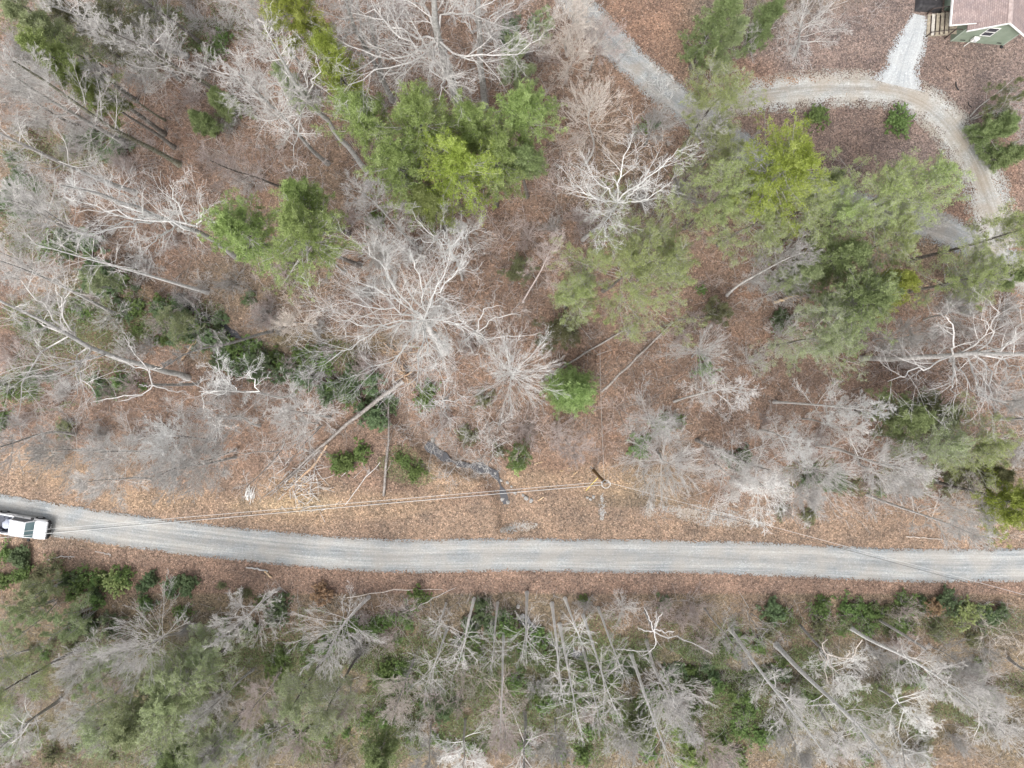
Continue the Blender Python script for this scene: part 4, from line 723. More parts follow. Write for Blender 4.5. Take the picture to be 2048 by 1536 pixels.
# uncountable undergrowth, sticks, leaves
def stuff(name, ch, mats, label, smooth=True):
    o = link(name, build_mesh(name, ch, mats, smooth)); tag(o, label, None, kind='stuff'); return o
rng = np.random.RandomState(88)
for mt, N, sd in (('pink', 4200, 1), ('grey', 3600, 2), ('pale', 1800, 3)):
    _, _, x, y = forest_pts(N, rng); N = len(x)
    w = noise2(x, y, .35, 30+sd); keep = w+rng.rand(N)*.9 > .15; x, y = x[keep], y[keep]; N = len(x)
    o = np.stack([x, y, gz(x, y)-.05], 1); el = np.radians(35+50*rng.rand(N)); az = rng.rand(N)*6.283
    d = np.stack([np.cos(az)*np.cos(el), np.sin(az)*np.cos(el), np.sin(el)], 1); L = .8+2.4*rng.rand(N)**1.5
    p1 = grow(o, d, L, 4, .12, .05, rng); q1 = rad(.006+.005*L, .004, 4); v, f = tubes(p1, q1, 3); ch = [(v, f, 0, .5)]
    o2, nd, L2, r2, _ = spawn(p1, q1, L, 6, .25, 45, .5, rng, zb=.1); p2 = grow(o2, nd, L2, 2, .15, .02, rng); q2 = rad(np.maximum(r2*.8, .004), .003, 2); v, f = tubes(p2, q2, 3); ch.append((v, f, 0, .6))
    o3, nd, L3, r3, _ = spawn(p2, q2, L2, 3, .2, 45, .5, rng, zb=.1); p3 = grow(o3, nd, L3, 1, .1, .02, rng); v, f = tubes(p3, rad(np.maximum(r3*.7, .0035), .003, 1), 3); ch.append((v, f, 0, .6))
    stuff('undergrowth', ch, [BARK[mt]], {'pink': 'thin reddish brown saplings and twigs', 'grey': 'thin grey saplings and twigs', 'pale': 'thin pale saplings and twigs'}[mt]+' covering the wood floor')
_, _, x, y = forest_pts(2600, rng, 2.0); N = len(x); az = rng.rand(N)*6.283; L = .4+1.8*rng.rand(N)**2
d = np.stack([np.cos(az), np.sin(az), 0*az], 1); p = grow(np.stack([x, y, gz(x, y)+.04], 1), d, L, 3, .06, 0, rng); p[..., 2] = gz(p[..., 0].ravel(), p[..., 1].ravel()).reshape(p.shape[:2])+.03
v, f = tubes(p, rad(.012+.03*rng.rand(N)**3, .008, 3), 4); stuff('fallen_sticks', [(v, f, 0, .6)], [BARK['pale']], 'fallen sticks strewn over the leaves')
def litter(N, name, mats, label, ln, zr, mask=None, cols=1, lim=(-52, 52, -39, 39)):
    if mask is None: x = lim[0]+rng.rand(N)*(lim[1]-lim[0]); y = lim[2]+rng.rand(N)*(lim[3]-lim[2])
    else:
        ar = np.array([q[2]*q[3] for q in GC], float); k = rng.choice(len(GC), N, p=ar/ar.sum()); G = np.array(GC, float)[k]; a = rng.rand(N)*6.283; q = np.sqrt(rng.rand(N))*1.1
        x = (G[:, 0]+G[:, 2]*q*np.cos(a)-1024)/20; y = (768-G[:, 1]-G[:, 3]*q*np.sin(a))/20
    d = np.minimum(seg_dist(x, y, ROAD_C)-1.75, np.minimum(seg_dist(x, y, DRIVE)-1.6, seg_dist(x, y, ARC)-1.5)); ok = (d > 0)|((d > -.6)&(rng.rand(N) < .08))
    if mask is not None: ok &= mask(x, y)
    x, y = x[ok], y[ok]; c = np.stack([x, y, gz(x, y)+.015+zr*rng.rand(len(x))], 1)
    v, f, _, t = leafcards(c, rng, ln, ln*.6, 1, 0, .0, .3)
    v = v.reshape(-1, 4, 3); cz = v[:, :1, 2]; v[..., 2] = cz+(v[..., 2]-cz)*.35; v = v.reshape(-1, 3)
    return stuff(name, [(v, f, 0, t)], mats, label, False)
LEAF['litter'] = leafm('fallen_leaf', (.13, .09, .07), (.25, .185, .15), (.45, .37, .31), .8, .1)
litter(120000, 'fallen_leaves', [LEAF['litter']], 'loose dry brown leaves on the ground', .12, .05, lim=(-56, 56, -42, 42))
GC = [(200,80,240,90),(150,700,200,100),(170,620,140,80),(600,710,230,40),(90,1160,120,36),(650,1300,1200,80),(1400,1400,700,100),(350,1480,500,70),(130,300,130,60),(820,930,60,40),(1850,1235,260,34),(60,420,90,80),(130,500,100,40),(380,650,90,50),(300,60,260,70),(1050,1400,900,120),(1700,960,260,40),(60,780,120,40)]
def gcm(x, y):
    px = x*20+1024; py = 768-y*20; m = np.zeros(len(x))
    for a, b_, rx, ry in GC: m = np.maximum(m, 1-np.hypot((px-a)/rx, (py-b_)/ry))
    return (m*1.1+.9*noise2(x, y, .8, 50)+.3*noise2(x, y, 2.4, 51) > .30)&(seg_dist(x, y, ROAD_C) > 3.6)&((py < 1050)|(py > 1190))
LEAF['ground'] = leafm('ground_cover', (.085, .125, .045), (.17, .23, .09), (.28, .35, .16))
litter(420000, 'ground_cover', [LEAF['ground']], 'low green ground cover and seedlings', .14, .6, gcm)

# ---------------------------------------------------------------- fallen trunks, snags, piles
def pole3(pts):
    out = []
    for q in pts:
        p = P(q[0], q[1], q[2]); out.append([p[0], p[1], p[2]+gz1(p[0], p[1]), q[3]])
    return np.array(out)
def log(name, pts, mt, label, cat='log', nb=0, seed=1, bl=1.6, group=None, cut=True):
    rng = np.random.RandomState(seed); w = resamp(pole3(pts), 9 if len(pts) < 6 else 14); base = w[0, :3].copy(); w[:, :3] -= base; w[1:-1, :3] += rng.normal(size=(len(w)-2, 3))*.035
    v, f = tubes(w[:, :3], w[:, 3], 9); c0, c1 = caps(w, 9)
    o = thing(name, label, cat, tuple(base), 0, group)
    link('trunk', build_mesh('trunk', [(v, f, 0, .5)], [BARK[mt]]), o)
    if cut: link('cut_end', build_mesh('cut_end', [(v, c0, 0, .5), (v, c1, 0, .5)], [BARK['cut']], False), o)
    if nb:
        o2, d = sample(w[None, :, :3], np.zeros(nb, int), .25+.75*rng.rand(nb)); dd = norm(d+rng.normal(size=(nb, 3))*.9+np.array([0, 0, .35]))
        L = bl*(.5+.8*rng.rand(nb)); p1 = grow(o2, dd, L, 5, .1, -.02, rng); q1 = rad(np.full(nb, .03), .01, 5); v, f = tubes(p1, q1, 4); ch = [(v, f, 0, .5)]
        o3, nd, L3, r3, _ = spawn(p1, q1, L, 5, .2, 45, .5, rng); v, f = tubes(grow(o3, nd, L3, 2, .1, 0, rng), rad(r3, .006, 2), 3); ch.append((v, f, 0, .6))
        link('branches', build_mesh('branches', ch, [BARK['grey' if mt == 'trunk' else mt]]), o)
    return o
log('fallen_tree', [(806,762,1.2,.23),(764,792,1.5,.22),(700,843,1.1,.18),(652,884,.8,.14),(600,932,.45,.10),(560,970,.2,.07),(527,994,.1,.045)], 'weathered', 'long fallen grey trunk lying from the uprooted stump down to the verge', nb=16, bl=2.4, seed=3)
log('fallen_tree', [(655,890,.5,.12),(625,935,.35,.12),(600,957,.25,.11),(555,1004,.1,.06)], 'log', 'tan split log lying beside the long fallen grey trunk', nb=4, seed=4)
log('fallen_tree', [(767,992,.2,.13),(772,930,.5,.12),(778,870,.9,.10),(774,815,1.2,.06)], 'weathered', 'straight pale log with fresh cut end pointing at the power line', nb=16, bl=1.5, seed=5)
log('fallen_tree', [(1083,763,.1,.11),(1155,715,.2,.10),(1272,647,.35,.07)], 'weathered', 'long thin fallen pole, left one of two parallel poles right of centre')
log('fallen_tree', [(1203,784,.1,.12),(1290,700,.2,.10),(1347,644,.3,.07)], 'weathered', 'long thin fallen pole, right one of two parallel poles right of centre')
log('fallen_tree', [(1285,668,.15,.05),(1360,640,.2,.07),(1432,630,.2,.09)], 'dark', 'dark thin fallen pole reaching right from the top of the two parallel poles', nb=3)
log('fallen_log', [(360,721,.15,.13),(393,680,.2,.12)], 'log', 'short reddish log on leaves right of the broken white snag')
log('fallen_log', [(634,738,.2,.09),(634,692,.3,.08)], 'log', 'short tan log standing out above the dark rhododendrons left of the sprawling tree')
log('fallen_log', [(492,1135,.1,.06),(515,1138,.15,.09),(536,1143,.12,.08)], 'pale', 'short pale broken log on the lower verge of the road')
log('fallen_log', [(529,1143,.2,.08),(543,1156,.2,.07)], 'cut', 'stubby split piece of pale wood below the short broken log')
log('fallen_branch', [(95,1120,.05,.03),(120,1113,.1,.05),(150,1114,.06,.03)], 'pale', 'pale curved branch on the leaves just below the pickup', nb=3, bl=.6)
log('fallen_branch', [(190,1103,.05,.03),(222,1110,.06,.03)], 'pale', 'short pale branch on the leaves right below the pickup', nb=2, bl=.5)
log('fallen_log', [(324,1192,.3,.05),(350,1180,.4,.05)], 'pale', 'small cut branch with a pale end in the shrubs below the road', nb=2, bl=.5)
log('fallen_branch', [(694,1195,.3,.04),(790,1180,.5,.04),(885,1179,.3,.02)], 'cream', 'long thin cream pole lying level along the lower verge', nb=0)
log('fallen_branch', [(820,1222,.5,.03),(870,1195,.6,.03),(912,1175,.5,.02)], 'pale', 'long thin slanting stick at the right end of the long cream pole')
log('fallen_branch', [(1812,1073,.1,.04),(1884,1079,.1,.03)], 'cream', 'thin pale pole on the upper verge near the right end of the road')
log('fallen_branch', [(1350,1329,.4,.04),(1374,1332,.4,.03)], 'cream', 'short straight cream stick below the antler limbed snag')
log('fallen_branch', [(1533,1040,.1,.02),(1545,1060,.1,.02)], 'cream', 'tiny pale stick above the road on the right')
log('fallen_tree', [(1548,605,.5,.14),(1570,598,.6,.13),(1592,590,.6,.12)], 'cut', 'freshly broken brown log end beside the dark hemlock', nb=6, bl=1.2)
for k, (a, b_, c_, d_) in enumerate([(1146,950,1155,944),(1120,942,1128,942),(1156,960,1163,960),(1068,928,1085,924),(1076,1001,1088,994),(1135,936,1142,938)]):
    log('wood_chip', [(a, b_, .05, .05), (c_, d_, .07, .03)], 'cut', ['pale split wood chip nearest the utility pole on its left', 'small flat wood chip left of the utility pole, middle one', 'small pale wood chip just left of the pole base', 'long pale wood chip right of the soft bush by the creek', 'pale split stick by the culvert beside the creek bend', 'small pale wood chip above the middle one left of the pole'][k], 'wood chip')
def snag(base, trunk, limbs, label, seed, h, mt='white', r1=.09, mtr='grey'):
    tv, ch = limbed(base, trunk, limbs, seed, h, h+.6, r1, n2=3, n3=2, n4=0, wob=.08, extra=0, ra=.13) if False else (None, None)
    rng = np.random.RandomState(seed); b0 = P(*base); t = wpt(trunk, b0); t[0, 2] = -.2; tr = resamp(t, 10); v, f = tubes(tr[:, :3], tr[:, 3], 9)
    o = thing('dead_snag', label, 'tree', (b0[0], b0[1], gz1(b0[0], b0[1]))); link('trunk', build_mesh('trunk', [(v, f, 0, .5)], [BARK[mtr]]), o)
    for li in limbs:
        k = len(li); w = resamp(wpt([(a, b_, h+.5*i/(k-1), r1*(1-.6*i/(k-1))) for i, (a, b_) in enumerate(li)], b0), 9); w[1:-1, :3] += rng.normal(size=(7, 3))*.05
        v, f = tubes(w[:, :3], w[:, 3], 6); ch = [(v, f, 0, .5)]
        o3, nd, L3, r3, _ = spawn(w[None, :, :3], w[None, :, 3], np.array([1.6]), 5, .2, 55, .5, rng); v, f = tubes(grow(o3, nd, L3, 3, .2, .02, rng), rad(r3*.6, .01, 3), 4); ch.append((v, f, 0, .6))
        link('limb', build_mesh('limb', ch, [BARK[mt]]), o)
snag((395,768), [(395,768,0,.16),(350,770,5,.14),(304,770,9,.11)], [[(304,770),(297,742),(275,715),(246,671)],[(300,745),(297,738),(325,735)],[(304,770),(285,790),(236,803)],[(285,790),(240,793),(185,803)],[(304,770),(340,782),(372,783)],[(297,742),(262,730),(225,712)],[(304,770),(290,772),(277,769)],[(262,700),(258,690),(255,673)]], 'broken white barked snag with stubby angular limbs on the left', 31, 9, 'pale', .065)
snag((1290,1222), [(1290,1222,0,.15),(1300,1245,4.5,.13),(1308,1262,8,.11)], [[(1308,1262),(1330,1277),(1355,1272),(1385,1287),(1425,1307)],[(1308,1262),(1312,1290),(1300,1302),(1285,1310)],[(1297,1300),(1265,1300),(1230,1297)],[(1308,1262),(1300,1240),(1288,1215)],[(1308,1262),(1312,1240),(1312,1222)],[(1308,1255),(1316,1235),(1324,1224)],[(1308,1262),(1290,1262),(1275,1255)],[(1308,1258),(1330,1264),(1348,1262)]], 'dead snag with curved antler like white limbs below the road right of centre', 32, 8, 'pale', .065)
snag((1600,1250), [(1600,1250,0,.14),(1630,1285,5,.12),(1655,1308,8,.1)], [[(1655,1308),(1645,1298),(1645,1286),(1655,1278)],[(1655,1308),(1680,1317),(1707,1315),(1724,1279)],[(1655,1308),(1660,1330),(1672,1345),(1690,1350)],[(1690,1316),(1697,1305),(1699,1300)],[(1655,1308),(1650,1340),(1660,1370)]], 'dead snag with a short crooked cream limb left of the long leaning trunks lower right', 33, 8, 'cream', .07)
snag((1758,1240), [(1758,1240,0,.13),(1805,1268,6,.12),(1852,1298,11,.11)], [[(1830,1285),(1835,1272)],[(1820,1278),(1812,1290)]], 'straight broken pole of a dead tree without crown below the right end of the road', 34, 10, 'pale', .03, 'pale')
def pile(name, px, py, n_, w, L, mt, label, seed, r=.03, az0=1.4, spread=.3, up=.15):
    rng = np.random.RandomState(seed); b0 = P(px, py); c = np.zeros((n_, 3)); c[:, :2] = rng.normal(size=(n_, 2))*w; c[:, 2] = .05+rng.rand(n_)*.35
    az = az0+rng.normal(size=n_)*spread; d = np.stack([np.cos(az), np.sin(az), rng.normal(size=n_)*up], 1); l_ = L*(.5+.8*rng.rand(n_)); p = grow(c-d*l_[:, None]*.5, d, l_, 3, .05, 0, rng)
    v, f = tubes(p, rad(r*(.5+rng.rand(n_)), .012, 3), 5); o = link(name, build_mesh(name, [(v, f, 0, .6)], [BARK[mt]])); o.location = (b0[0], b0[1], gz1(b0[0], b0[1])); tag(o, label, 'brush pile')
pile('brush_pile', 500, 985, 26, .28, .9, 'white', 'compact heap of weathered white sticks at the tip of the long fallen trunk', 1, .04, 1.4, .25)
pile('brush_pile', 612, 966, 110, 1.3, 1.6, 'pale', 'loose heap of grey broken branches over the tan split log', 2, .03, .2, .9)
pile('brush_pile', 588, 992, 60, .9, .7, 'cut', 'scatter of pale splintered wood at the roadside', 3, .03, .5, 1.5)
pile('brush_pile', 800, 712, 30, .9, 1.8, 'log', 'reddish broken wood under the sprawling white tree', 4, .05, -.6, .8)
log('fallen_tree', [(540,992,.15,.05),(600,940,.5,.07),(640,900,.6,.08)], 'weathered', 'thin dull trunk lying just beside the long fallen grey trunk on its lower side', nb=6, bl=1.4, seed=9)
log('fallen_tree', [(690,1010,.1,.03),(735,950,.4,.04),(760,925,.5,.03)], 'pale', 'thin pale fallen stem leaning to the straight pale log', nb=5, bl=1.0, seed=10)
# root plate of the uprooted tree
rng = np.random.RandomState(12); b0 = P(812, 752); nr = 22; az = rng.rand(nr)*6.283; nrm = np.array([.74, .64, .1])
u_ = norm(np.cross(nrm, [0, 0, 1.])); v_ = np.cross(nrm, u_); d = norm(np.cos(az)[:, None]*u_+np.sin(az)[:, None]*v_+.2*nrm)
p = grow(np.tile([0, 0, 1.0], (nr, 1)), d, 1.0+rng.rand(nr), 5, .2, -.02, rng); v, f = tubes(p, rad(np.full(nr, .10), .015, 5), 5)
o = link('uprooted_stump', build_mesh('uprooted_stump', [(v, f, 0, .4)], [BARK['log']])); o.location = (b0[0], b0[1], gz1(b0[0], b0[1])); tag(o, 'uprooted stump with reddish roots at the thick end of the long fallen trunk', 'stump')
# stones
stone_m = simple('stone', (.30, .29, .275), .85, noise=.35, nscale=2.0)
import bmesh
def stone(seed):
    bm = bmesh.new(); bmesh.ops.create_icosphere(bm, subdivisions=2, radius=1); r_ = random.Random(seed)
    ph = [r_.uniform(0, 6) for _ in range(4)]
    for v in bm.verts:
        q = v.co; k = 1+.16*math.sin(q.x*3+ph[0])+.14*math.sin(q.y*4+ph[1])+.1*math.sin(q.z*5+ph[2]); v.co = (q.x*k*1.2, q.y*k*.9, q.z*k*.6)
    me = bpy.data.meshes.new('stone'); bm.to_mesh(me); bm.free(); me.materials.append(stone_m)
    for p_ in me.polygons: p_.use_smooth = True
    return me
SM = [stone(i) for i in range(5)]
rng = np.random.RandomState(3)
ST = [(1175,995,.16),(1181,998,.2),(1187,994,.2),(1023,973,.16),(1002,962,.22),(990,948,.25),(1052,996,.3),(1062,1001,.25),(1046,990,.2),(936,932,.25),(915,935,.2),(1037,1218,.28),(1005,1000,.25),(958,935,.3),(1016,1006,.3),(880,905,.25),(1088,1285,.3),(1120,1312,.3),(1659,1203,.12),(865,880,.3),(972,938,.2),(1015,965,.22),(1030,986,.18)]
for i, (px, py, s) in enumerate(ST):
    w = P(px, py); o = bpy.data.objects.new('stone', SM[i % 5]); COL.objects.link(o); o.location = (w[0], w[1], gz1(w[0], w[1])+s*.25); s *= .78; o.scale = (s, s, s); o.rotation_euler = (0, 0, rng.rand()*6)
    tag(o, None, 'stone', 'stones by the creek and the pole'); THINGS.append((o, ('larger' if s > .24 else 'small')+' pale grey stone', (px, py)))
# ---------------------------------------------------------------- boxes and plates
def bm_obj(name, bm, m, parent=None, smooth=False, bevel=0.0, segs=2):
    if bevel: bmesh.ops.bevel(bm, geom=list(bm.edges), offset=bevel, segments=segs, affect='EDGES', profile=.6)
    bmesh.ops.recalc_face_normals(bm, faces=bm.faces)
    me = bpy.data.meshes.new(name); bm.to_mesh(me); bm.free(); me.materials.append(m)
    for p_ in me.polygons: p_.use_smooth = smooth
    return link(name, me, parent)
def hexa(bm, v8):
    vs = [bm.verts.new(v) for v in v8]
    for f in ((0,3,2,1),(4,5,6,7),(0,1,5,4),(1,2,6,5),(2,3,7,6),(3,0,4,7)): bm.faces.new([vs[i] for i in f])
def box(bm, x0, x1, y0, y1, z0, z1): hexa(bm, [(x0,y0,z0),(x1,y0,z0),(x1,y1,z0),(x0,y1,z0),(x0,y0,z1),(x1,y0,z1),(x1,y1,z1),(x0,y1,z1)])
def nb(): return bmesh.new()
def prism(bm, pts, a, b_, ax='y'):
    """extrude a closed outline: ax 'y' -> pts are (x, z); ax 'z' -> (x, y)"""
    f_ = (lambda p, t: (p[0], t, p[1])) if ax == 'y' else (lambda p, t: (p[0], p[1], t))
    A = [bm.verts.new(f_(p, a)) for p in pts]; B = [bm.verts.new(f_(p, b_)) for p in pts]; k = len(pts)
    bm.faces.new(A); bm.faces.new(B[::-1])
    for i in range(k): bm.faces.new([A[i], B[i], B[(i+1) % k], A[(i+1) % k]])
def rod(name, p0, p1, r, m, parent=None, K=8):
    v, f = tubes(np.array([p0, (np.array(p0)+np.array(p1))/2, p1], float), np.array([r, r, r]), K); me = build_mesh(name, [(v, f, 0, .5)] + [(v, c_, 0, .5) for c_ in caps([0]*3, K)], [m], False); return link(name, me, parent)
# ---------------------------------------------------------------- green house, upper right
def siding():
    m, n, l, b = mat('green_siding'); tc = n.new('ShaderNodeTexCoord'); wv = tex(n, l, 'ShaderNodeTexWave', 1.6, tc.outputs['Object'], Distortion=0.0); wv.bands_direction = 'Z'; wv.wave_profile = 'SAW'
    r = ramp(n, [(0, (.15, .19, .145)), (.12, (.235, .285, .225)), (1, (.25, .30, .24))]); l.new(wv.outputs[0], r.inputs[0])
    nz = tex(n, l, 'ShaderNodeTexNoise', 1.2, tc.outputs['Object'], Detail=5.0); r2 = ramp(n, [(.3, (.82, .84, .8)), (.7, (1.08, 1.06, 1.05))]); l.new(nz.outputs[0], r2.inputs[0])
    l.new(mixc(n, l, r.outputs[0], r2.outputs[0], 1.0, 'MULTIPLY'), b.inputs['Base Color']); b.inputs['Roughness'].default_value = .7; return m
def shingles():
    m, n, l, b = mat('brown_shingles'); tc = n.new('ShaderNodeTexCoord'); mp = n.new('ShaderNodeMapping'); mp.inputs['Rotation'].default_value = (0, 0, R(90)); l.new(tc.outputs['Object'], mp.inputs[0])
    br = n.new('ShaderNodeTexBrick'); br.inputs['Scale'].default_value = 1.0; br.inputs['Brick Width'].default_value = .3; br.inputs['Row Height'].default_value = .14; br.inputs['Mortar Size'].default_value = .012
    br.inputs['Color1'].default_value = (.245, .19, .178, 1); br.inputs['Color2'].default_value = (.32, .258, .243, 1); br.inputs['Mortar'].default_value = (.16, .12, .11, 1); l.new(mp.outputs[0], br.inputs[0])
    nz = tex(n, l, 'ShaderNodeTexNoise', 1.5, tc.outputs['Object'], Detail=6.0); r2 = ramp(n, [(.3, (.85, .85, .88)), (.7, (1.15, 1.12, 1.1))]); l.new(nz.outputs[0], r2.inputs[0])
    l.new(mixc(n, l, br.outputs[0], r2.outputs[0], 1.0, 'MULTIPLY'), b.inputs['Base Color']); b.inputs['Roughness'].default_value = .9; return m
M_sid = siding(); M_sh = shingles(); M_white = simple('white_trim', (.78, .78, .76), .5, noise=.06); M_glass = simple('window_glass', (.05, .055, .07), .08, spec=.8); M_wood = simple('weathered_deck_wood', (.30, .26, .20), .85, noise=.35, nscale=4.0)
M_wood2 = simple('pale_board', (.46, .43, .38), .85, noise=.25, nscale=4.0); M_darkw = simple('dark_stained_rail', (.06, .045, .04), .7); M_black = simple('black_plastic', (.018, .018, .02), .5); M_tarp = simple('dark_tarp', (.035, .033, .035), .6, noise=.4)
HOUSE_RZ = R(-4.6); hb = (43.85, 34.3, 0.0)
hs_ = thing('house', 'green clapboard house with brown shingle roof in the top right corner', 'house', hb, HOUSE_RZ)
bm = nb(); prism(bm, [(0, -.3), (5.3, -.3), (5.3, 2.62), (2.65, 4.42), (0, 2.62)], 0, 16); bm_obj('wall', bm, M_sid, hs_)
bm = nb(); box(bm, -.85, -.01, 3.0, 16, -.3, 2.5); bm_obj('wall', bm, M_sid, hs_)
bm = nb(); t_ = .12
prism(bm, [(-.12, 2.66), (2.65, 4.54), (2.65, 4.54+t_), (-.12, 2.66+t_)], -.42, 16.4); rf = bm_obj('roof', bm, M_sh, hs_)
bm = nb(); prism(bm, [(2.652, 4.54), (5.72, 2.46), (5.72, 2.46+t_), (2.652, 4.54+t_)], -.42, 16.4); bm_obj('roof', bm, M_sh, hs_)
bm = nb(); prism(bm, [(-1.62, 2.50), (1.0, 3.46), (1.0, 3.58), (-1.62, 2.62)], .12, 16.3); bm_obj('porch_roof', bm, M_sh, hs_)
bm = nb(); prism(bm, [(2.45, 4.53), (2.65, 4.67), (2.85, 4.53), (2.87, 4.57), (2.65, 4.72), (2.43, 4.57)], -.44, 16.42); bm_obj('ridge_cap', bm, simple('ridge_shingle', (.38,.31,.29), .9, noise=.2), rf)
bm = nb()
for a, b_ in (((-.14, 2.58), (2.65, 4.46)), ((5.74, 2.38), (2.65, 4.46))): prism(bm, [a, b_, (b_[0], b_[1]+.21), (a[0], a[1]+.21)], -.47, -.422)
bm_obj('rake_board', bm, M_white, hs_)
bm = nb(); box(bm, -1.72, -1.622, .08, 16.3, 2.42, 2.66); bm_obj('gutter', bm, M_white, hs_)
bm = nb(); prism(bm, [(-1.62, 2.42), (.4, 3.16), (.4, 3.26), (-1.62, 2.60)], .07, .118); bm_obj('rake_board', bm, M_white, hs_)
win = nb()
x0, x1, z0, z1 = 1.98, 2.9, 1.52, 2.85; zm = (z0+z1)/2
for q in ((x0-.07, x1+.07, z1, z1+.08), (x0-.07, x1+.07, z0-.08, z0), (x0-.07, x0, z0, z1), (x1, x1+.07, z0, z1), (x0, x1, zm-.035, zm+.035)): box(win, q[0], q[1], -.06, -.004, q[2], q[3])
wf = bm_obj('window', win, M_white, hs_)
bm = nb(); box(bm, x0, x1, -.035, -.006, z0, zm-.035); box(bm, x0, x1, -.035, -.006, zm+.035, z1); bm_obj('pane', bm, M_glass, wf)
for xx, ww in ((.75, .5), (4.4, .45)):
    bm = nb(); box(bm, xx, xx+ww, -.02, -.004, .28, .42); bm_obj('foundation_vent', bm, M_black, hs_)
for xx in (0.0, 5.18):
    bm = nb(); box(bm, xx-.02, xx+.12, -.03, -.003, -.2, 2.6); bm_obj('corner_board', bm, simple('corner_paint', (.33, .38, .32), .6), hs_)
bm = nb(); box(bm, 4.95, 5.2, -.35, -.1, -.1, .14); bm_obj('splash_block', bm, M_black, hs_)
bm = nb(); box(bm, -.83, -.02, 2.93, 2.99, .95, 2.2); bm_obj('door', bm, simple('dark_door', (.03, .035, .045), .4), hs_)
dish = thing('heat_pump', 'white box unit with bent pipe mounted on the green gable wall', 'wall unit', (43.85+1.75*math.cos(HOUSE_RZ), 34.3+1.75*math.sin(HOUSE_RZ)-.25, 1.1), HOUSE_RZ)
bm = nb(); box(bm, -.28, .28, -.12, .14, -.35, .3); bm_obj('housing', bm, M_white, dish, bevel=.03)
bm = nb(); box(bm, -.1, .1, -.2, -.12, -.1, .12); bm_obj('panel', bm, simple('grey_panel', (.5, .52, .54), .5), dish)
link('pipe', build_mesh('pipe', [(*tubes(np.array([[-.2, -.02, -.3], [-.3, -.1, -.6], [-.42, -.2, -1.05]]), np.array([.03, .03, .03]), 8), 0, .5)], [M_white]), dish)
link('mast', build_mesh('mast', [(*tubes(np.array([[.1, 0, .28], [.14, -.05, .45], [.14, -.1, .6]]), np.array([.045, .045, .045]), 8), 0, .5)], [M_white]), dish)
# steps and landing
dk = thing('wooden_steps', 'wide weathered wooden steps with dark handrails rising to the green house', 'steps', (41.35, 34.75, 0), R(-4))
for i in range(5):
    bm = nb(); box(bm, .36*i, .36*i+.31, 0, 2.15, .10+.16*i, .15+.16*i); bm_obj('tread', bm, M_wood2 if i == 1 else M_wood, dk, bevel=.008)
for yy in (-.02, 2.11):
    bm = nb(); prism(bm, [(0, 0), (.15, 0), (1.95, .6), (1.95, .82), (0, .09)], yy-.03, yy+.03); bm_obj('stringer', bm, M_wood, dk)
for i in range(6):
    bm = nb(); box(bm, 1.82+.19*i, 1.82+.19*i+.175, -.05, 3.0, .86, .90); bm_obj('deck_board', bm, M_wood, dk)
for k, ((ax, ay, az_), (bx, by, bz)) in enumerate([((0, -.08, 1.0), (1.9, -.08, 1.85)), ((0, 2.25, 1.0), (1.9, 2.25, 1.85)), ((1.9, -.08, 1.85), (2.9, -.08, 1.85))]): 
    rod('handrail', (ax, ay, az_), (bx, by, bz), .045, M_darkw, dk)
for (ax, ay, z0_, z1_) in ((0, -.08, -.2, 1.05), (0, 2.25, -.2, 1.05), (1.9, -.08, 0, 1.9), (1.9, 2.25, 0, 1.9), (2.9, -.08, 0, 1.9)):
    bm = nb(); box(bm, ax-.045, ax+.045, ay-.045, ay+.045, z0_, z1_); bm_obj('post', bm, M_darkw, dk)
tp = thing('tarp_covered_heap', 'flat heap under a dark tarp beside the wooden steps at the top edge', 'tarp heap', (40.3, 37.25, 0), R(-4))
bm = nb(); bmesh.ops.create_grid(bm, x_segments=22, y_segments=16, size=.5)
for v in bm.verts:
    x, y = v.co.x, v.co.y; e = max(abs(x), abs(y))*2; hgt = .55*(1-sstep(.78, 1.0, e)) + .05*math.sin(x*19+y*7)*math.cos(y*23-x*5)
    v.co = (x*2.7+1.3, y*2.6+1.3, max(.01, float(hgt)))
bm_obj('cover', bm, M_tarp, tp, smooth=True)
link('rope', build_mesh('rope', [(*tubes(np.array([[.05, .9, .12], [.7, 1.1, .62], [1.5, .95, .66], [2.55, 1.1, .12]]), np.full(4, .02), 6), 0, .5)], [M_wood2]), tp)
# dark lengths of edging in the yard
for k, (a, b_, c_, d_, r_) in enumerate([(1893,134,1899,142,.035), (1911,164,1917,181,.06), (1936,205,1943,215,.04)]):
    p0 = P(a, b_); p1 = P(c_, d_); mid = (p0+p1)/2+np.array([-.12, -.05, .08]); o = link('drain_pipe', build_mesh('drain_pipe', [(*tubes(np.array([p0+[0, 0, .05], mid, p1+[0, 0, .05]]), np.full(3, r_), 7), 0, .5)], [M_black]))
    tag(o, ['short dark pipe end in the yard nearest the house', 'curved dark pipe piece in the yard, the middle and thickest of three', 'short dark pipe piece in the yard nearest the driveway loop'][k], 'pipe', 'dark pipe pieces in the yard')
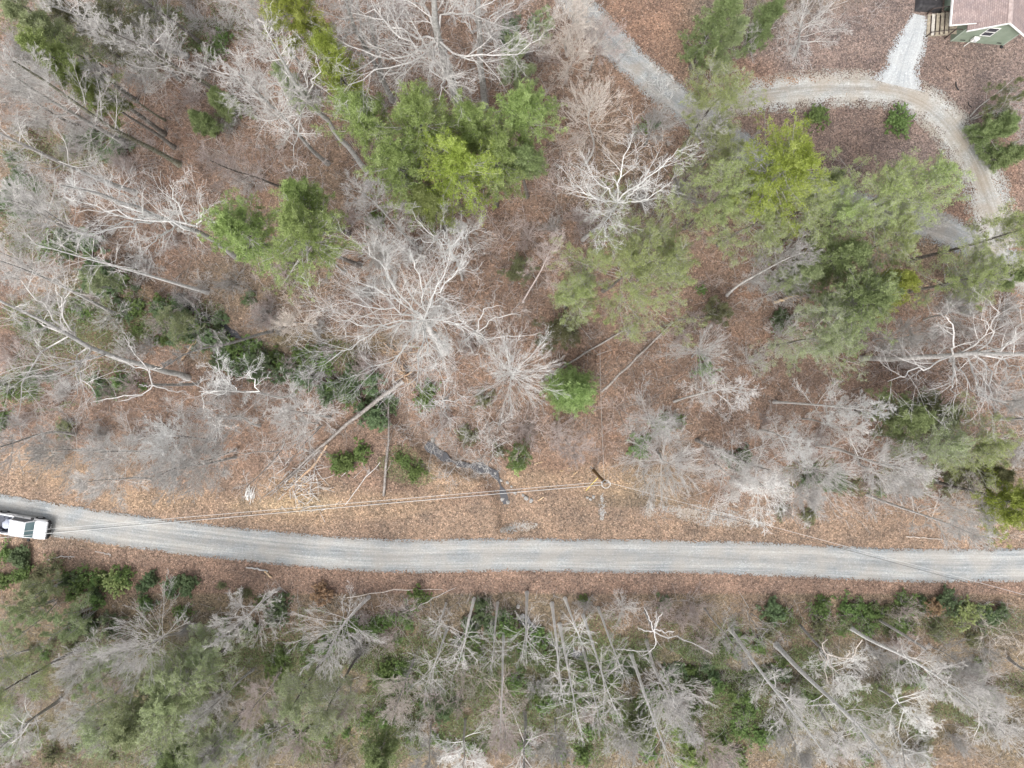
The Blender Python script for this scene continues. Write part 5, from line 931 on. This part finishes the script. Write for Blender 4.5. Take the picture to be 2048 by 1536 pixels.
# ---------------------------------------------------------------- white pickup, left edge
M_paint = simple('white_car_paint', (.80, .81, .82), .22, spec=.5); M_paint.node_tree.nodes['Principled BSDF'].inputs['Coat Weight'].default_value = .6
M_rub = simple('tyre_rubber', (.02, .02, .021), .8); M_rim = simple('rim_metal', (.45, .46, .47), .35, metal=.8); M_liner = simple('bed_liner', (.085, .09, .11), .7, noise=.2); M_chr = simple('lamp_lens', (.75, .76, .78), .1, spec=.8); M_cargo = simple('cargo_sheet', (.38, .40, .47), .7, noise=.1)
tk = thing('pickup_truck', 'white pickup truck with open bed driving along the gravel road at the left edge', 'pickup truck', (-47.0, -14.28, 0.09), R(-9.9))
def sect(bm, secs, smooth=True):
    rings = [[bm.verts.new(p) for p in s] for s in secs]; k = len(rings[0])
    for a, b_ in zip(rings[:-1], rings[1:]):
        for i in range(k): bm.faces.new([a[i], b_[i], b_[(i+1) % k], a[(i+1) % k]])
    bm.faces.new(rings[0]); bm.faces.new(rings[-1][::-1])
def ring(x, w, z0, z1, c=.12, top=None):
    tw = w-.07 if top is None else top
    return [(x, -w, z0), (x, -w, (z0+z1)/2+.1), (x, -tw, z1-c*.6), (x, -tw+c, z1), (x, tw-c, z1), (x, tw, z1-c*.6), (x, w, (z0+z1)/2+.1), (x, w, z0)]
bm = nb(); sect(bm, [ring(1.16, .42, .5, .80, .1), ring(1.12, .66, .46, .92, .14), ring(1.02, .82, .42, 1.0, .2), ring(.84, .93, .40, 1.06, .2), ring(.5, .97, .40, 1.11, .18), ring(0, .98, .40, 1.13), ring(-.2, .98, .40, 1.14), ring(-2.12, .98, .40, 1.14)]); bm_obj('body', bm, M_paint, tk, smooth=True)
bm = nb()
for s_ in (-1, 1): hexa(bm, [(-4.95, s_*.98, .45), (-2.14, s_*.98, .45), (-2.14, s_*.86, .45), (-4.95, s_*.86, .45), (-4.95, s_*.97, 1.16), (-2.14, s_*.97, 1.16), (-2.14, s_*.86, 1.16), (-4.95, s_*.86, 1.16)])
box(bm, -5.0, -4.9, -.86, .86, .5, 1.16); box(bm, -2.2, -2.14, -.86, .86, .5, 1.16); bd = bm_obj('bed', bm, M_paint, tk, bevel=.025)
bm = nb(); box(bm, -4.9, -2.2, -.855, .855, .55, .60); bm_obj('bed_liner', bm, M_liner, bd)
bm = nb()
for s_ in (-1, 1): box(bm, -4.88, -2.22, s_*.79-.06, s_*.79+.06, .6, 1.1); box(bm, -3.95, -3.2, s_*.70-.12, s_*.70+.12, .6, .95)
bm_obj('bed_liner', bm, M_liner, bd, bevel=.02)
bm = nb(); sect(bm, [[(-2.1, -.9, 1.10), (-2.1, -.75, 1.60), (-2.1, .75, 1.60), (-2.1, .9, 1.10)], [(-2.0, -.92, 1.10), (-1.92, -.74, 1.86), (-1.92, .74, 1.86), (-2.0, .92, 1.10)], [(-.75, -.93, 1.10), (-.62, -.73, 1.88), (-.62, .73, 1.88), (-.75, .93, 1.10)], [(.02, -.90, 1.10), (-.46, -.72, 1.80), (-.46, .72, 1.80), (.02, .90, 1.10)], [(.14, -.86, 1.10), (.10, -.84, 1.17), (.10, .84, 1.17), (.14, .86, 1.10)]])
bm_obj('cab', bm, M_paint, tk, smooth=True, bevel=.10, segs=4)
def plate(name, pts, m, parent, off):
    a, b_, c_, d_ = [Vector(p) for p in pts]; nrm = (b_-a).cross(d_-a).normalized()*off
    bm = nb(); hexa(bm, [a-nrm*.3, b_-nrm*.3, c_-nrm*.3, d_-nrm*.3, a+nrm, b_+nrm, c_+nrm, d_+nrm]); return bm_obj(name, bm, m, parent)
plate('windshield', [(.055, -.80, 1.20), (.055, .80, 1.20), (-.43, .66, 1.785), (-.43, -.66, 1.785)], simple('windshield_glass', (.10, .15, .16), .05, spec=.9), tk, .022)
plate('rear_window', [(-2.115, .68, 1.22), (-2.115, -.68, 1.22), (-1.975, -.62, 1.76), (-1.975, .62, 1.76)], M_glass, tk, .03)
for s_ in (-1, 1):
    p_ = [(-1.95, s_*.90, 1.20), (-.12, s_*.90, 1.20), (-.56, s_*.765, 1.74), (-1.85, s_*.765, 1.74)]
    plate('side_window', p_ if s_ < 0 else p_[::-1], M_glass, tk, .035)
    bm = nb(); box(bm, -.28, -.08, s_*1.06-.11, s_*1.06+.11, 1.18, 1.40); bm_obj('mirror', bm, M_black, tk, bevel=.03)
    bm = nb(); box(bm, -1.35, -1.15, s_*.99-.012, s_*.99+.02, .98, 1.02); bm_obj('door_handle', bm, M_black, tk)
    bm = nb(); box(bm, .96, 1.10, s_*.70-.15, s_*.70+.15, .74, .92); bm_obj('headlight', bm, M_chr, tk, bevel=.03)
for x in (0, -3.6):
    for s_ in (-1, 1):
        bm = nb(); bmesh.ops.create_cone(bm, cap_ends=True, segments=28, radius1=.40, radius2=.40, depth=.26, matrix=__import__('mathutils').Matrix.Translation((x, s_*.90, .38)) @ __import__('mathutils').Matrix.Rotation(R(90), 4, 'X'))
        wh = bm_obj('wheel', bm, M_rub, tk, bevel=.03)
        bm = nb(); bmesh.ops.create_cone(bm, cap_ends=True, segments=20, radius1=.22, radius2=.20, depth=.05, matrix=__import__('mathutils').Matrix.Translation((x, s_*1.035, .38)) @ __import__('mathutils').Matrix.Rotation(R(90), 4, 'X')); bm_obj('rim', bm, M_rim, wh)
bm = nb(); prism(bm, [(.95, -.95), (1.12, -.88), (1.24, -.6), (1.28, -.2), (1.28, .2), (1.24, .6), (1.12, .88), (.95, .95)], .38, .68, 'z'); bp_ = bm_obj('front_bumper', bm, M_black, tk)
bm = nb()
for yy in (-.45, .45): box(bm, 1.2, 1.32, yy-.05, yy+.05, .4, .95)
box(bm, 1.2, 1.3, -.75, .75, .86, .95); bm_obj('brush_guard', bm, M_black, bp_, bevel=.02)
bm = nb(); box(bm, 1.262, 1.275, .25, .58, .46, .60); bm_obj('licence_plate', bm, M_chr, bp_)
bm = nb(); box(bm, -5.16, -5.0, -.9, .9, .45, .65); bm_obj('rear_bumper', bm, M_rim, tk, bevel=.03)
cg = thing('cargo_bundle', 'pale blue grey wrapped bundle lying in the bed of the white pickup', 'bundle', tuple(tk.matrix_world @ Vector((0, 0, 0))), 0)
_c = (-47.0+(-2.75)*math.cos(R(-9.9)), -14.28+(-2.75)*math.sin(R(-9.9))); cg.location = (_c[0], _c[1], .70); cg.rotation_euler = (0, 0, R(-9.9))
bm = nb(); bmesh.ops.create_icosphere(bm, subdivisions=3, radius=1)
for v in bm.verts:
    q = v.co; k = 1+.12*math.sin(q.x*4+q.y*3)+.08*math.sin(q.y*7); v.co = (q.x*.52*k, q.y*.50*k-.0, q.z*.28+.22)
bm_obj('sheet', bm, M_cargo, cg, smooth=True)
bm = nb(); bmesh.ops.create_icosphere(bm, subdivisions=2, radius=.2, matrix=__import__('mathutils').Matrix.Translation((.28, .42, .3))); bm_obj('knot', bm, M_cargo, cg, smooth=True)
# ---------------------------------------------------------------- utility poles and wires
M_pole = simple('creosote_pole', (.18, .11, .05), .9, noise=.4, nscale=2.0); M_wire = simple('aluminium_wire', (.55, .55, .54), .45, metal=.3); M_dwire = simple('dark_cable', (.04, .04, .04), .6); M_yel = simple('yellow_guard', (.62, .50, .12), .6); M_cer = simple('insulator', (.6, .6, .6), .3)
pb = P(1187, 941)
def mkpole(x, y, label, grp=None):
    z = gz1(x, y); o = thing('utility_pole', label, 'utility pole', (x, y, z))
    v, f = tubes(np.array([[0, 0, -.3], [0, 0, 4], [0, 0, 8.6]]), np.array([.165, .145, .115]), 14); link('pole', build_mesh('pole', [(v, f, 0, .5)]+[(v, c_, 0, .5) for c_ in caps([0]*3, 14)], [M_pole]), o)
    for k, (dx, dz) in enumerate(((-.2, 8.35), (.2, 8.35), (0, 8.72))):
        v, f = tubes(np.array([[dx, -.02, dz-.12], [dx, -.02, dz], [dx, -.02, dz+.12]]), np.array([.05, .075, .04]), 10); link('insulator', build_mesh('insulator', [(v, f, 0, .5)], [M_cer]), o)
    th = np.linspace(0, 6.283, 29); c_ = np.stack([.12+.38*np.cos(th), -.16+.34*np.sin(th), 8.25+.05*np.sin(th*2)], 1); v, f = tubes(c_, np.full(29, .032), 6); link('cable_loop', build_mesh('cable_loop', [(v, f, 0, .5)], [M_wire]), o)
    bm = nb(); box(bm, -.32, .32, -.06, .06, 8.15, 8.25); bm_obj('bracket', bm, M_rim, o)
    return o
mkpole(pb[0], pb[1], 'dark brown wooden utility pole with a cable loop on top, above the road')
gy = thing('guy_wire', 'slanting guy wire with a yellow guard at the foot of the utility pole', 'guy wire', (pb[0], pb[1], 0))
a0 = P(1172, 981, .05)-np.array([pb[0], pb[1], 0]); a1 = P(1196, 955, 3.2)-np.array([pb[0], pb[1], 0])
link('guard', build_mesh('guard', [(*tubes(np.array([a0, (a0+a1)/2, a1]), np.full(3, .035), 8), 0, .5)], [M_yel]), gy)
a2 = np.array([0, 0, 7.6]); link('wire', build_mesh('wire', [(*tubes(np.array([a1, (a1+a2)/2, a2]), np.full(3, .012), 5), 0, .5)], [M_wire]), gy)
def wire(p0, p1, sag, r, m, label, cat='power line', grp=None):
    t = np.linspace(0, 1, 60)[:, None]; p = p0*(1-t)+p1*t; p[:, 2] -= (4*sag*t*(1-t))[:, 0]
    v, f = tubes(p, np.full(60, r), 5); o = link('power_line', build_mesh('power_line', [(v, f, 0, .5)], [m])); tag(o, label, cat)
T = np.array([pb[0], pb[1], 8.35])
Lp = P(-760, 1140, 8.4); Rp = P(2700, 1372, 8.4)
wire(T+[-.15, .05, .0], Lp+[0, .25, 0], .55, .017, M_wire, 'upper pale wire running left from the utility pole over the pickup')
wire(T+[-.15, -.2, .0], Lp+[0, -.25, 0], .6, .02, M_wire, 'lower pale wire running left from the utility pole over the pickup')
wire(T+[-.1, -.08, .35], Lp+[0, 0, .4], .3, .013, M_dwire, 'thin dark wire between the two pale wires left of the utility pole')
wire(T+[.15, .05, .0], Rp+[0, .2, 0], .5, .014, M_wire, 'pale wire running right from the utility pole across the road')
wire(T+[.15, -.25, -.05], Rp+[0, -.1, 0], .55, .016, M_dwire, 'dark cable running right from the utility pole across the road')
wire(T+[0, .1, -.2], P(1200, 700, 5.5), .5, .012, M_wire, 'thin service wire running up the picture from the utility pole into the trees')
# ---------------------------------------------------------------- labels that say which one
LM = [('white pickup truck', 50, 1050), ('utility pole', 1205, 965), ('lone round pine', 1148, 787), ('spiky tree at centre', 1022, 745), ('sprawling white tree', 815, 620),
 ('green house', 1970, 60), ('clipped oval shrub', 1790, 247), ('creek road crossing', 1010, 975), ('long fallen grey trunk', 640, 900), ('broken white snag', 300, 770), ('big right edge tree', 1900, 710),
 ('pine over the driveway', 1560, 300), ('big pine cluster', 880, 320), ('dark hemlock', 1690, 600), ('two parallel fallen poles', 1255, 700), ('tan bush', 1860, 1215), ('large soft conifer', 350, 1400),
 ('antler snag', 1320, 1260), ('top left corner', 0, 0), ('bottom right corner', 2048, 1536), ('bottom left corner', 0, 1536), ('bottom edge middle', 1024, 1536), ('top edge middle', 1024, 0),
 ('left pine pair', 555, 465), ('driveway fork', 1410, 225), ('open white forked tree', 1240, 400), ('road bend', 350, 1080), ('lower road verge', 900, 1170), ('thick double trunk', 1650, 1400), ('right road end', 2030, 1100), ('yard tree', 1605, 45)]
ORD = ['', 'second ', 'third ', 'fourth ', 'fifth ', 'sixth ', 'seventh ', 'eighth ', 'ninth ', 'tenth ', 'eleventh ', 'twelfth ', 'thirteenth ', 'fourteenth ', 'fifteenth ']
groups = {}
for o, look, see in THINGS:
    d = [(math.hypot(see[0]-a, see[1]-b_), nm, a, b_) for nm, a, b_ in LM]; d.sort(); q = d[0]
    dx, dy = see[0]-q[2], see[1]-q[3]
    if q[0] < 14: dirn = 'beside'
    elif abs(dx) > 2.4*abs(dy): dirn = 'right of' if dx > 0 else 'left of'
    elif abs(dy) > 2.4*abs(dx): dirn = 'below' if dy > 0 else 'above'
    else: dirn = ('lower' if dy > 0 else 'upper')+(' right of' if dx > 0 else ' left of')
    groups.setdefault((look, q[1], dirn), []).append((q[0], o))
for (look, nm, dirn), lst in groups.items():
    lst.sort(key=lambda t: t[0])
    for i, (dd, o) in enumerate(lst):
        if len(lst) == 1: s = '%s, %s the %s' % (look, dirn, nm)
        else: s = '%s, %snearest %s the %s' % (look, ORD[min(i, 14)], dirn, nm)
        o['label'] = s
bpy.context.view_layer.update()
